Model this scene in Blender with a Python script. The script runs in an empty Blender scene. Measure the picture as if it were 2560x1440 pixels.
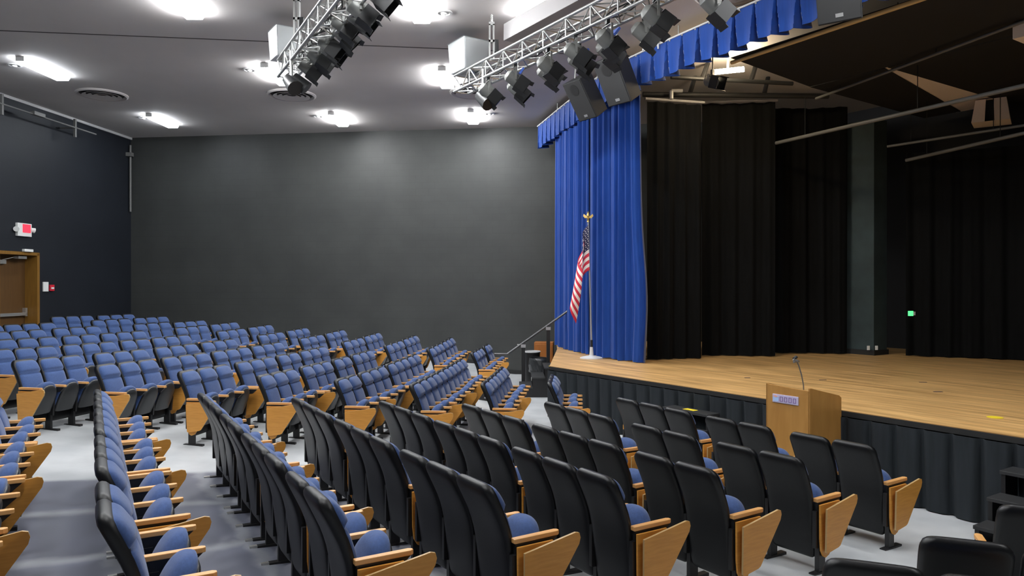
import bpy, bmesh, math, random
from mathutils import Vector, Matrix
random.seed(7)
sc = bpy.context.scene
COL = sc.collection

# ------------------------------------------------------------------ camera, world, exposure
cam_data = bpy.data.cameras.new('camera')
cam_data.sensor_width = 36.0
cam_data.lens = 36.0 * 1850.0 / 2560.0
cam_data.clip_end = 200
cam = bpy.data.objects.new('camera', cam_data)
COL.objects.link(cam)
cam.location = (0, 0, 2.465)
cam.rotation_euler = (math.radians(90 - 0.155), 0, 0)
sc.camera = cam
world = bpy.data.worlds.new('world')
sc.world = world
world.use_nodes = True
world.node_tree.nodes['Background'].inputs['Color'].default_value = (0.75, 0.85, 1.0, 1)
world.node_tree.nodes['Background'].inputs['Strength'].default_value = 0.02
sc.view_settings.view_transform = 'Standard'
sc.view_settings.look = 'None'
sc.view_settings.gamma = 1.0
sc.view_settings.exposure = 0.0
try:
    sc.view_settings.use_curve_mapping = False
except Exception:
    pass
LENS_STRENGTH = 106.0      # ceiling fluorescent diffusers
STAGE_LAMP = 170.0         # warm strip lamp over the stage
WORK_LAMP = 60.0

# ------------------------------------------------------------------ materials
def new_mat(name):
    m = bpy.data.materials.new(name)
    m.use_nodes = True
    return m, m.node_tree.nodes, m.node_tree.links, m.node_tree.nodes['Principled BSDF']

def mat(name, col, rough=0.6, metal=0.0, spec=0.5, noise=0.0, nscale=8.0, bump=0.0, bscale=60.0, stretch=(1, 1, 1), sheen=0.0):
    m, N, Lk, b = new_mat(name)
    b.inputs['Base Color'].default_value = (*col, 1)
    b.inputs['Roughness'].default_value = rough
    b.inputs['Metallic'].default_value = metal
    b.inputs['Specular IOR Level'].default_value = spec
    if sheen:
        b.inputs['Sheen Weight'].default_value = sheen
    if noise or bump:
        tc = N.new('ShaderNodeTexCoord')
        mp = N.new('ShaderNodeMapping')
        mp.inputs['Scale'].default_value = stretch
        Lk.new(tc.outputs['Object'], mp.inputs['Vector'])
    if noise:
        n = N.new('ShaderNodeTexNoise')
        n.inputs['Scale'].default_value = nscale
        n.inputs['Detail'].default_value = 6
        Lk.new(mp.outputs['Vector'], n.inputs['Vector'])
        r = N.new('ShaderNodeValToRGB')
        r.color_ramp.elements[0].position = 0.3
        r.color_ramp.elements[1].position = 0.7
        r.color_ramp.elements[0].color = (*[c * (1 - noise) for c in col], 1)
        r.color_ramp.elements[1].color = (*[min(1, c * (1 + noise)) for c in col], 1)
        Lk.new(n.outputs['Fac'], r.inputs['Fac'])
        Lk.new(r.outputs['Color'], b.inputs['Base Color'])
    if bump:
        n2 = N.new('ShaderNodeTexNoise')
        n2.inputs['Scale'].default_value = bscale
        n2.inputs['Detail'].default_value = 4
        Lk.new(mp.outputs['Vector'], n2.inputs['Vector'])
        bp = N.new('ShaderNodeBump')
        bp.inputs['Strength'].default_value = bump
        bp.inputs['Distance'].default_value = 0.02
        Lk.new(n2.outputs['Fac'], bp.inputs['Height'])
        Lk.new(bp.outputs['Normal'], b.inputs['Normal'])
    return m

def emit(name, col, strength):
    m, N, Lk, b = new_mat(name)
    b.inputs['Base Color'].default_value = (*[c * 0.3 for c in col], 1)
    b.inputs['Emission Color'].default_value = (*col, 1)
    b.inputs['Emission Strength'].default_value = strength
    return m

def wood(name, col, dark, rough=0.45, axis=(1, 14, 14), scale=3.0):
    m, N, Lk, b = new_mat(name)
    tc = N.new('ShaderNodeTexCoord')
    mp = N.new('ShaderNodeMapping')
    mp.inputs['Scale'].default_value = axis
    Lk.new(tc.outputs['Object'], mp.inputs['Vector'])
    n = N.new('ShaderNodeTexNoise')
    n.inputs['Scale'].default_value = scale
    n.inputs['Detail'].default_value = 8
    n.inputs['Distortion'].default_value = 0.4
    Lk.new(mp.outputs['Vector'], n.inputs['Vector'])
    r = N.new('ShaderNodeValToRGB')
    r.color_ramp.elements[0].position = 0.3
    r.color_ramp.elements[1].position = 0.72
    r.color_ramp.elements[0].color = (*dark, 1)
    r.color_ramp.elements[1].color = (*col, 1)
    Lk.new(n.outputs['Fac'], r.inputs['Fac'])
    Lk.new(r.outputs['Color'], b.inputs['Base Color'])
    b.inputs['Roughness'].default_value = rough
    return m

def plank_mat(name):
    m, N, Lk, b = new_mat(name)
    tc = N.new('ShaderNodeTexCoord')
    br = N.new('ShaderNodeTexBrick')
    br.inputs['Scale'].default_value = 1.0
    br.inputs['Brick Width'].default_value = 1.3
    br.inputs['Row Height'].default_value = 0.09
    br.inputs['Mortar Size'].default_value = 0.0015
    br.inputs['Color1'].default_value = (0.66, 0.42, 0.175, 1)
    br.inputs['Color2'].default_value = (0.57, 0.345, 0.135, 1)
    br.inputs['Mortar'].default_value = (0.42, 0.24, 0.09, 1)
    Lk.new(tc.outputs['Object'], br.inputs['Vector'])
    mp = N.new('ShaderNodeMapping')
    mp.inputs['Scale'].default_value = (0.35, 3.0, 1)
    Lk.new(tc.outputs['Object'], mp.inputs['Vector'])
    n = N.new('ShaderNodeTexNoise')
    n.inputs['Scale'].default_value = 2.2
    n.inputs['Detail'].default_value = 7
    Lk.new(mp.outputs['Vector'], n.inputs['Vector'])
    r = N.new('ShaderNodeValToRGB')
    r.color_ramp.elements[0].position = 0.32
    r.color_ramp.elements[0].color = (0.62, 0.58, 0.52, 1)
    r.color_ramp.elements[1].position = 0.68
    r.color_ramp.elements[1].color = (1.15, 1.12, 1.08, 1)
    Lk.new(n.outputs['Fac'], r.inputs['Fac'])
    mx = N.new('ShaderNodeMix')
    mx.data_type = 'RGBA'
    mx.blend_type = 'MULTIPLY'
    mx.inputs['Factor'].default_value = 1.0
    Lk.new(br.outputs['Color'], mx.inputs['A'])
    Lk.new(r.outputs['Color'], mx.inputs['B'])
    Lk.new(mx.outputs['Result'], b.inputs['Base Color'])
    b.inputs['Roughness'].default_value = 0.42
    return m

def block_wall_mat(name, col):
    m, N, Lk, b = new_mat(name)
    tc = N.new('ShaderNodeTexCoord')
    mp = N.new('ShaderNodeMapping')
    mp.inputs['Rotation'].default_value = (math.radians(90), 0, 0)
    Lk.new(tc.outputs['Object'], mp.inputs['Vector'])
    br = N.new('ShaderNodeTexBrick')
    br.inputs['Scale'].default_value = 1.0
    br.inputs['Brick Width'].default_value = 0.4
    br.inputs['Row Height'].default_value = 0.2
    br.inputs['Mortar Size'].default_value = 0.006
    br.inputs['Color1'].default_value = (*col, 1)
    br.inputs['Color2'].default_value = (*[c * 0.96 for c in col], 1)
    br.inputs['Mortar'].default_value = (*[c * 0.88 for c in col], 1)
    Lk.new(mp.outputs['Vector'], br.inputs['Vector'])
    n = N.new('ShaderNodeTexNoise')
    n.inputs['Scale'].default_value = 0.9
    n.inputs['Detail'].default_value = 7
    Lk.new(tc.outputs['Object'], n.inputs['Vector'])
    r = N.new('ShaderNodeValToRGB')
    r.color_ramp.elements[0].position = 0.3
    r.color_ramp.elements[0].color = (0.85, 0.85, 0.85, 1)
    r.color_ramp.elements[1].position = 0.75
    r.color_ramp.elements[1].color = (1.12, 1.12, 1.1, 1)
    Lk.new(n.outputs['Fac'], r.inputs['Fac'])
    mx = N.new('ShaderNodeMix')
    mx.data_type = 'RGBA'
    mx.blend_type = 'MULTIPLY'
    mx.inputs['Factor'].default_value = 1.0
    Lk.new(br.outputs['Color'], mx.inputs['A'])
    Lk.new(r.outputs['Color'], mx.inputs['B'])
    Lk.new(mx.outputs['Result'], b.inputs['Base Color'])
    b.inputs['Roughness'].default_value = 0.55
    b.inputs['Specular IOR Level'].default_value = 0.35
    return m

M = {
    'fabric': mat('blue upholstery', (0.046, 0.086, 0.218), 0.9, noise=0.12, nscale=60, bump=0.15, bscale=350, sheen=0.25, spec=0.2),
    'shell': mat('black plastic shell', (0.0045, 0.005, 0.006), 0.42, spec=0.40, bump=0.06, bscale=400),
    'pan': mat('dark grey seat pan', (0.030, 0.032, 0.035), 0.35),
    'oak': wood('honey oak laminate', (0.70, 0.325, 0.062), (0.60, 0.265, 0.045), 0.4, (3, 3, 30), 2.0),
    'oak_edge': mat('pale laminate edge', (0.46, 0.30, 0.13), 0.35),
    'arm': wood('oak armrest', (0.78, 0.42, 0.16), (0.64, 0.32, 0.10), 0.35, (20, 2, 20), 2.0),
    'black_metal': mat('black painted steel', (0.012, 0.012, 0.013), 0.4),
    'ceiling': mat('pale grey ceiling plaster', (0.50, 0.475, 0.465), 0.85, noise=0.05, nscale=0.7),
    'ceil_seam': mat('ceiling seam shadow gap', (0.05, 0.045, 0.045), 0.9),
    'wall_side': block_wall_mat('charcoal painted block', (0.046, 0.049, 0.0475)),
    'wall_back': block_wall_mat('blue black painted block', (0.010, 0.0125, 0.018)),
    'wall_plain': mat('charcoal paint', (0.04, 0.042, 0.044), 0.7, noise=0.05),
    'black_wall': mat('stage black paint', (0.008, 0.008, 0.009), 0.8),
    'stage': plank_mat('stage floorboards'),
    'stage_side': mat('stage edge black', (0.01, 0.01, 0.01), 0.7),
    'blue_cloth': mat('royal blue velvet', (0.0065, 0.047, 0.25), 0.85, noise=0.12, nscale=5, stretch=(4, 4, 0.4), sheen=0.3, spec=0.2),
    'black_cloth': mat('black stage drape', (0.0036, 0.0038, 0.0040), 0.95, noise=0.2, nscale=4, stretch=(4, 4, 0.4), spec=0.15),
    'skirt_cloth': mat('charcoal stage skirt', (0.020, 0.024, 0.028), 0.9, noise=0.15, nscale=4, stretch=(4, 4, 0.4), spec=0.2),
    'alu': mat('aluminium truss', (0.55, 0.56, 0.55), 0.35, metal=0.85),
    'pipe_grey': mat('dull grey pipe', (0.13, 0.13, 0.125), 0.5),
    'pipe_warm_lit': mat('pipe with painted warm light', (0.62, 0.42, 0.17), 0.5),  # warm lamp light put into the pipe's colour
    'can': mat('grey lamp housing', (0.20, 0.205, 0.195), 0.5, metal=0.2),
    'can_black': mat('black lamp front', (0.012, 0.013, 0.014), 0.5),
    'gel_blue': mat('blue gel filter', (0.10, 0.20, 0.75), 0.3),
    'gel_pale': mat('pale gel filter', (0.75, 0.72, 0.6), 0.3),
    'glass_lens': mat('lamp lens glass', (0.35, 0.38, 0.42), 0.1),
    'white_plastic': mat('white plastic', (0.75, 0.76, 0.74), 0.5),
    'rail_grey': mat('dark grey rail', (0.10, 0.10, 0.105), 0.3, metal=0.4),
    'white_metal': mat('white painted metal', (0.55, 0.55, 0.55), 0.5),
    'grey_metal': mat('grey painted metal', (0.32, 0.31, 0.31), 0.5),
    'steel': mat('brushed steel', (0.62, 0.62, 0.60), 0.35, metal=0.8),
    'gold': mat('polished gilt', (0.85, 0.58, 0.18), 0.3, metal=0.8),
    'speaker': mat('speaker black grille', (0.017, 0.0175, 0.018), 0.7, bump=0.1, bscale=300),
    'speaker_dark': mat('speaker horn', (0.006, 0.006, 0.006), 0.6),
    'door': wood('brown door veneer', (0.105, 0.052, 0.016), (0.085, 0.040, 0.011), 0.45, (10, 10, 1), 2.0),
    'door_frame': wood('oak door frame', (0.24, 0.12, 0.02), (0.19, 0.09, 0.014), 0.45, (10, 10, 1), 2.0),
    'lectern': wood('maple lectern panel', (0.47, 0.245, 0.066), (0.385, 0.185, 0.045), 0.4, (5, 5, 1), 1.8),
    'cabinet': wood('orange brown cabinet', (0.40, 0.14, 0.03), (0.33, 0.11, 0.02), 0.4, (8, 8, 1), 2),
    'red': mat('signal red', (0.6, 0.02, 0.04), 0.4),
    'flag_red': mat('flag red', (0.62, 0.03, 0.06), 0.8),
    'flag_white': mat('flag white', (0.85, 0.80, 0.74), 0.8),
    'flag_blue': mat('flag navy', (0.02, 0.022, 0.075), 0.8),
    'bin_black': mat('black bin plastic', (0.008, 0.008, 0.009), 0.4),
    'liner': mat('clear bin liner', (0.045, 0.048, 0.05), 0.12, spec=0.8),
    'yellow': mat('yellow tape', (0.80, 0.62, 0.02), 0.6),
    'tape_dark': mat('dark tape mark', (0.03, 0.025, 0.06), 0.6),
    'lavender': mat('lavender plaque', (0.55, 0.50, 0.68), 0.35),
    'plum': mat('plum print', (0.25, 0.16, 0.38), 0.4),
    'sky_print': mat('pale blue print', (0.45, 0.62, 0.95), 0.4),
    'coral_print': mat('coral print', (0.80, 0.40, 0.32), 0.4),
    'mic': mat('pewter gooseneck', (0.30, 0.29, 0.27), 0.35, metal=0.7),
    'teal': mat('dark teal pillar paint', (0.026, 0.043, 0.045), 0.8, noise=0.25, nscale=2),
    'beige': mat('beige duct paint', (0.85, 0.74, 0.66), 0.7),
    'lens': emit('fluorescent diffuser', (0.97, 0.985, 1.0), LENS_STRENGTH),
    'lens_cool': emit('older cool diffuser', (0.88, 0.94, 1.0), LENS_STRENGTH * 0.45),
    'lens_off': mat('downlight bulb glass', (0.9, 0.9, 0.88), 0.15),
    'stage_lamp': emit('warm strip lamp', (1.0, 0.80, 0.52), STAGE_LAMP),
    'work_lamp': emit('stage work lamp', (1.0, 0.82, 0.68), WORK_LAMP),
    'exit_red': emit('lit red exit face', (1.0, 0.045, 0.09), 1.1),
    'green_led': emit('green switch light', (0.1, 1.0, 0.25), 1.6),
    'cable': mat('black cable', (0.01, 0.01, 0.01), 0.5),
}
def floor_mat():
    """pale sealed concrete with dark blue-grey carpet under the rear centre rows, paler lines painted for light passing between seat groups"""
    m, N, Lk, b = new_mat('concrete and carpet floor')
    tc = N.new('ShaderNodeTexCoord')
    def dot(v, off):
        d = N.new('ShaderNodeVectorMath'); d.operation = 'DOT_PRODUCT'
        Lk.new(tc.outputs['Object'], d.inputs[0]); d.inputs[1].default_value = v
        a = N.new('ShaderNodeMath'); a.operation = 'ADD'; a.inputs[1].default_value = off
        Lk.new(d.outputs['Value'], a.inputs[0])
        return a.outputs[0]
    def mathn(op, a, b_=None):
        n = N.new('ShaderNodeMath'); n.operation = op
        Lk.new(a, n.inputs[0]) if not isinstance(a, float) else None
        if isinstance(b_, float):
            n.inputs[1].default_value = b_
        elif b_ is not None:
            Lk.new(b_, n.inputs[1])
        return n.outputs[0]
    def ramp(x, lo, hi):
        r = N.new('ShaderNodeMapRange'); r.interpolation_type = 'SMOOTHSTEP'
        r.inputs['From Min'].default_value = lo; r.inputs['From Max'].default_value = hi
        Lk.new(x, r.inputs['Value'])
        return r.outputs['Result']
    nz = N.new('ShaderNodeTexNoise'); nz.inputs['Scale'].default_value = 1.7; nz.inputs['Detail'].default_value = 7
    Lk.new(tc.outputs['Object'], nz.inputs['Vector'])
    wob = mathn('MULTIPLY', mathn('SUBTRACT', nz.outputs['Fac'], 0.5), 0.35)
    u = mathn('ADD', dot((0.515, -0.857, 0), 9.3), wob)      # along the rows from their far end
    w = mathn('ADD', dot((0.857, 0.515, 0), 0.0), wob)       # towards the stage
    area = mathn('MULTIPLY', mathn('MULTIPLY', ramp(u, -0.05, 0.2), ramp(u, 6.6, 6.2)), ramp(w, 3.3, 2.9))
    seam = mathn('ABSOLUTE', mathn('SUBTRACT', mathn('FRACT', mathn('DIVIDE', u, 1.37)), 0.5))   # 0.5 where light through a seat gap is painted
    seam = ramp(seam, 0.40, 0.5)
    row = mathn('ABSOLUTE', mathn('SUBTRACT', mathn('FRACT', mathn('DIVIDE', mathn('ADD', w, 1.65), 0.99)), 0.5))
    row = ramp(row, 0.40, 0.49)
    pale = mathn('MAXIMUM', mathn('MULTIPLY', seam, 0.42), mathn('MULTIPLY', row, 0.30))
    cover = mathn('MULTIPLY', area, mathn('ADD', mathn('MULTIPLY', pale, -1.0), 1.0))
    r = N.new('ShaderNodeValToRGB')
    r.color_ramp.elements[0].position = 0.3; r.color_ramp.elements[0].color = (0.37, 0.39, 0.405, 1)
    r.color_ramp.elements[1].position = 0.7; r.color_ramp.elements[1].color = (0.50, 0.515, 0.525, 1)
    Lk.new(nz.outputs['Fac'], r.inputs['Fac'])
    mx = N.new('ShaderNodeMix'); mx.data_type = 'RGBA'
    Lk.new(cover, mx.inputs['Factor']); Lk.new(r.outputs['Color'], mx.inputs['A'])
    mx.inputs['B'].default_value = (0.105, 0.112, 0.150, 1)
    Lk.new(mx.outputs['Result'], b.inputs['Base Color'])
    b.inputs['Roughness'].default_value = 0.5
    return m
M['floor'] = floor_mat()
def translucent(name, col):
    m, N, Lk, b = new_mat(name)
    b.inputs['Base Color'].default_value = (*col, 1)
    b.inputs['Roughness'].default_value = 0.45
    b.inputs['Transmission Weight'].default_value = 0.6
    return m
M['frosted'] = translucent('frosted white plastic', (0.50, 0.53, 0.54))

# ------------------------------------------------------------------ object helpers
CAM_SCALE = [1.0, 0.0]          # scale about the camera, and the height shift that goes with it
def link(name, me, parent=None, loc=(0, 0, 0), rot=(0, 0, 0)):
    o = bpy.data.objects.new(name, me)
    COL.objects.link(o)
    o.rotation_euler = rot
    if parent:
        o.parent = parent
        o.location = loc
    else:
        k, z0 = CAM_SCALE
        o.location = (loc[0] * k, loc[1] * k, loc[2] * k + z0)
        o.scale = (k, k, k)
    return o

def thing(name, label, cat, loc=(0, 0, 0), rotz=0.0, group=None):
    o = link(name, None, None, loc, (0, 0, rotz))
    o.empty_display_size = 0.1
    return tag(o, label, cat, group)

def tag(o, label, cat, group=None):
    o['label'] = label
    o['category'] = cat
    if group:
        o['group'] = group
    return o

def struct(o):
    o['kind'] = 'structure'
    return o

class MB:
    """collects geometry for one mesh"""
    def __init__(self):
        self.v, self.f, self.mi = [], [], []
    def add(self, vs, fs, mi=0):
        k = len(self.v)
        self.v += [tuple(p) for p in vs]
        self.f += [tuple(i + k for i in q) for q in fs]
        self.mi += [mi] * len(fs)
        return self
    def box(self, x0, x1, y0, y1, z0, z1, mi=0):
        return self.add([(x0, y0, z0), (x1, y0, z0), (x1, y1, z0), (x0, y1, z0), (x0, y0, z1), (x1, y0, z1), (x1, y1, z1), (x0, y1, z1)],
                        [(3, 2, 1, 0), (4, 5, 6, 7), (0, 1, 5, 4), (1, 2, 6, 5), (2, 3, 7, 6), (3, 0, 4, 7)], mi)
    def prism(self, pts, axis, a, b, mi=0, side_mi=None):
        """extrude a 2-D outline along axis from a to b"""
        def P(u, w, t):
            return (t, u, w) if axis == 'x' else ((u, t, w) if axis == 'y' else (u, w, t))
        n = len(pts)
        vs = [P(u, w, a) for u, w in pts] + [P(u, w, b) for u, w in pts]
        self.add(vs, [tuple(range(n))[::-1], tuple(range(n, 2 * n))], mi)
        k = len(self.v) - 2 * n
        fs = [(k + i, k + (i + 1) % n, k + n + (i + 1) % n, k + n + i) for i in range(n)]
        self.f += fs
        self.mi += [mi if side_mi is None else side_mi] * n
        return self
    def tube(self, p, q, r, n=8, r2=None, mi=0, cap=True):
        p, q = Vector(p), Vector(q)
        d = (q - p).normalized()
        a = d.orthogonal().normalized()
        b = d.cross(a)
        r2 = r if r2 is None else r2
        vs = []
        for c, rr in ((p, r), (q, r2)):
            for i in range(n):
                t = 2 * math.pi * i / n
                vs.append(c + (a * math.cos(t) + b * math.sin(t)) * rr)
        fs = [(i, (i + 1) % n, n + (i + 1) % n, n + i) for i in range(n)]
        if cap:
            fs += [tuple(range(n))[::-1], tuple(range(n, 2 * n))]
        return self.add(vs, fs, mi)
    def path(self, pts, r, n=6, mi=0):
        for a, b in zip(pts[:-1], pts[1:]):
            self.tube(a, b, r, n, mi=mi)
        return self
    def lathe(self, prof, c=(0, 0, 0), n=20, mi=0):
        """profile of (radius, z)"""
        vs = []
        for r, z in prof:
            for i in range(n):
                t = 2 * math.pi * i / n
                vs.append((c[0] + r * math.cos(t), c[1] + r * math.sin(t), c[2] + z))
        fs = []
        for j in range(len(prof) - 1):
            for i in range(n):
                fs.append((j * n + i, j * n + (i + 1) % n, (j + 1) * n + (i + 1) % n, (j + 1) * n + i))
        return self.add(vs, fs, mi)
    def grid(self, rows, mi=0, flip=False):
        h, w = len(rows), len(rows[0])
        vs = [p for r in rows for p in r]
        fs = []
        for j in range(h - 1):
            for i in range(w - 1):
                q = (j * w + i, j * w + i + 1, (j + 1) * w + i + 1, (j + 1) * w + i)
                fs.append(q[::-1] if flip else q)
        return self.add(vs, fs, mi)
    def mesh(self, name, mats, smooth=False, weld=0.0, bevel=0.0, recalc=True, angle=None):
        me = bpy.data.meshes.new(name)
        me.from_pydata(self.v, [], self.f)
        for m in (mats if isinstance(mats, (list, tuple)) else [mats]):
            me.materials.append(m)
        me.polygons.foreach_set('material_index', self.mi)
        bm = bmesh.new()
        bm.from_mesh(me)
        if weld:
            bmesh.ops.remove_doubles(bm, verts=bm.verts, dist=weld)
        if bevel:
            bmesh.ops.bevel(bm, geom=[e for e in bm.edges if e.is_manifold and e.calc_face_angle(0) > 0.6], offset=bevel, segments=2, affect='EDGES', profile=0.6)
        if recalc:
            bmesh.ops.recalc_face_normals(bm, faces=bm.faces)
        if smooth:
            for f in bm.faces:
                f.smooth = True
            for e in bm.edges:
                if e.is_manifold and e.calc_face_angle(0) > (angle or 0.9):
                    e.smooth = False
        bm.to_mesh(me)
        bm.free()
        me.update()
        return me
    def obj(self, name, mats, parent=None, loc=(0, 0, 0), rot=(0, 0, 0), **kw):
        return link(name, self.mesh(name, mats, **kw), parent, loc, rot)

def interp(xs, ys, x):
    if x <= xs[0]:
        return ys[0]
    for i in range(len(xs) - 1):
        if x <= xs[i + 1]:
            t = (x - xs[i]) / (xs[i + 1] - xs[i])
            return ys[i] + t * (ys[i + 1] - ys[i])
    return ys[-1]

def pillow(st, ncol=11, p=4.0):
    """st: list of (y, z, ny, nz, halfwidth, t_front, t_rear); a closed soft slab"""
    A = [math.sin(math.pi / 2 * (-1 + 2 * i / (ncol - 1))) for i in range(ncol)]
    Q = [max(0.0, 1 - abs(a) ** p) ** (1 / p) for a in A]
    F = [[(a * w, y + ny * tf * q, z + nz * tf * q) for a, q in zip(A, Q)] for (y, z, ny, nz, w, tf, tr) in st]
    R = [[(a * w, y - ny * tr * q, z - nz * tr * q) for a, q in zip(A, Q)] for (y, z, ny, nz, w, tf, tr) in st]
    return MB().grid(F).grid(R, flip=True)

def smoothstep(a, b, x):
    t = min(1, max(0, (x - a) / (b - a)))
    return t * t * (3 - 2 * t)

# stage frame: E runs along the stage front, N points upstage
P0 = Vector((0.77, 15.17, 0))
E = Vector((0.554, -0.8325, 0))
Nn = Vector((0.8325, 0.554, 0))
ANG_E = math.atan2(E.y, E.x)
STAGE_Z = 0.96
CEIL = 7.42
def S(t, d, z=0.0):
    p = P0 + E * t + Nn * d
    return Vector((p.x, p.y, z))

# raked floor (metres): circular rows round a centre on the stage
RC = (8.29, 12.75)
RR = [0.85 * r for r in (8.7, 10.0, 11.18, 12.33, 13.44, 14.62, 15.78, 16.95, 18.04, 19.15, 20.29, 21.52, 22.76, 24.0)]
RZ = [0.85 * z for z in [0.06 * min(k, 3) + 0.08 * max(0, k - 3) for k in range(13)] + [0.99]]
def floor_z(x, y):
    r = math.hypot(x - RC[0], y - RC[1])
    z = interp(RR, RZ, r)
    flat = smoothstep(14.2, 15.5, y) * smoothstep(-0.9, -0.1, x)
    return z * (1 - flat)

# ------------------------------------------------------------------ room shell
def wall_side_y(x):
    return 22.5 - 0.127 * (x - 0.1)
CORNER = Vector((-12.4, 24.1, 0))
BACK_D = Vector((-0.39, -5.63, 0)).normalized()

# floor
xs = [-13.2 + 0.35 * i for i in range(76)]
ys = [-6.2 + 0.35 * i for i in range(84)]
b = MB()
b.grid([[(x, y, floor_z(x, y)) for x in xs] for y in ys])
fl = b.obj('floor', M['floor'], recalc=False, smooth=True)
struct(fl)
CAM_SCALE[:] = [0.92, 0.073]  # room, fixtures and stage from here are scaled about the camera
FZ = -0.0793          # the flat front floor before scaling about the camera
def unscaled_floor(x, y):
    return (floor_z(x * 0.92, y * 0.92) - 0.073) / 0.92

# ceiling slab
b = MB()
b.box(-15, 22, -7, 26, CEIL, CEIL + 0.15)
ceil = struct(b.obj('ceiling', M['ceiling']))
# long seam across the ceiling
b = MB()
p, q = Vector((-10.6, 13.85, 0)), Vector((3.0, 15.6, 0))
dv = (q - p).normalized()
nv = Vector((-dv.y, dv.x, 0)) * 0.02
b.add([(*(p - nv).xy, CEIL - 0.006), (*(q - nv).xy, CEIL - 0.006), (*(q + nv).xy, CEIL - 0.006), (*(p + nv).xy, CEIL - 0.006),
       (*(p - nv).xy, CEIL), (*(q - nv).xy, CEIL), (*(q + nv).xy, CEIL), (*(p + nv).xy, CEIL)],
      [(0, 1, 2, 3), (7, 6, 5, 4), (0, 4, 5, 1), (1, 5, 6, 2), (2, 6, 7, 3), (3, 7, 4, 0)])
struct(b.obj('trim_2', M['ceil_seam']))

def wall(name, p, q, thick, material, z0=-0.3, z1=CEIL + 0.1, holes=()):
    """wall from p to q; thickness to the left of p->q; holes = (s0, s1, ztop) door openings"""
    p, q = Vector((p[0], p[1], 0)), Vector((q[0], q[1], 0))
    L = (q - p).length
    ang = math.atan2(q.y - p.y, q.x - p.x)
    b = MB()
    s = 0.0
    for (s0, s1, zt) in holes:
        b.box(s, s0, 0, thick, z0, z1)
        b.box(s0, s1, 0, thick, zt, z1)
        s = s1
    b.box(s, L, 0, thick, z0, z1)
    return struct(b.obj(name, material, loc=p, rot=(0, 0, ang)))

# side wall facing the camera
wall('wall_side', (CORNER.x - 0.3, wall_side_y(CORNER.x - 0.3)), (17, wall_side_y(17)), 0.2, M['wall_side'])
# back wall with the recessed exit door: s measured from the camera end
BW0 = CORNER - BACK_D * -0.0 + BACK_D * 31.0
Lb = 31.0
def back_pt(s, off=0.0):
    """s metres from the corner towards the camera, off metres out from the wall"""
    nrm = Vector((-BACK_D.y, BACK_D.x, 0))
    return CORNER + BACK_D * s + nrm * off
D_S0, D_S1 = 4.27, 5.72
DOOR_TOP = 3.47
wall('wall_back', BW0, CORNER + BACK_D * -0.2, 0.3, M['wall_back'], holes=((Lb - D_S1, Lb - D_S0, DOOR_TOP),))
# walls outside the picture that close the room
wall('wall_near', (20, -6.0), (-15.5, -6.0), -0.2, M['wall_plain'])
wall('wall_right', (20, 24), (20, -6.2), -0.2, M['black_wall'])
pb = S(-6, 10.2); qb = S(17, 10.2)
wall('wall_stage', pb, qb, 0.2, M['black_wall'])
# pale strip where the back wall meets the ceiling
angb = math.atan2(BACK_D.y, BACK_D.x)
b = MB().box(0, 24, 0, 0.05, CEIL - 0.07, CEIL - 0.002)
struct(b.obj('trim_1', M['white_metal'], loc=CORNER, rot=(0, 0, angb)))
# baseboard along the side wall
b = MB()
pts = [x * 0.5 - 12.3 for x in range(28)]
for x0, x1 in zip(pts[:-1], pts[1:]):
    zb0, zb1 = unscaled_floor(x0, wall_side_y(x0) - .1), unscaled_floor(x1, wall_side_y(x1) - .1)
    y0, y1 = wall_side_y(x0), wall_side_y(x1)
    b.add([(x0, y0 - .015, zb0 - .02), (x1, y1 - .015, zb1 - .02), (x1, y1 - .015, zb1 + .12), (x0, y0 - .015, zb0 + .12),
           (x0, y0, zb0 - .02), (x1, y1, zb1 - .02), (x1, y1, zb1 + .12), (x0, y0, zb0 + .12)],
          [(0, 1, 2, 3), (3, 2, 6, 7), (4, 7, 6, 5)])
struct(b.obj('baseboard_side', M['stage_side']))

# recessed exit door
dz0 = unscaled_floor(*back_pt(5).xy)
dr = link('door_1', None, None, back_pt(D_S0), (0, 0, angb))
struct(dr)
W = D_S1 - D_S0
b = MB()
b.box(-0.02, 0.07, -0.40, 0.02, dz0 - .05, DOOR_TOP)
b.box(W - 0.07, W + 0.02, -0.40, 0.02, dz0 - .05, DOOR_TOP)
b.box(-0.02, W + 0.02, -0.40, 0.02, DOOR_TOP - 0.06, DOOR_TOP + 0.02)
b.obj('door_frame', M['door_frame'], dr)
MB().box(0.07, W - 0.07, -0.38, -0.33, dz0 - .02, DOOR_TOP - 0.06).obj('door_leaf', M['door'], dr)
b = MB().box(0.10, W - 0.12, -0.28, -0.23, dz0 + 0.98, dz0 + 1.06).box(0.10, 0.17, -0.33, -0.23, dz0 + 0.96, dz0 + 1.18).box(W - 0.18, W - 0.12, -0.33, -0.23, dz0 + 0.97, dz0 + 1.07)
b.obj('push_bar', M['steel'], dr, bevel=0.006)
b = MB().box(W - 0.62, W - 0.30, -0.33, -0.25, DOOR_TOP - 0.30, DOOR_TOP - 0.20)
b.tube((W - 0.5, -0.27, DOOR_TOP - 0.2), (W - 0.85, -0.12, DOOR_TOP - 0.1), 0.012)
b.box(W - 1.10, W - 0.80, -0.2, -0.06, DOOR_TOP - 0.16, DOOR_TOP - 0.09)
b.obj('door_closer', M['steel'], dr)

def on_back(s, z, rot=0):
    p = back_pt(s)
    return (p.x, p.y, z), (0, 0, angb)
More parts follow.
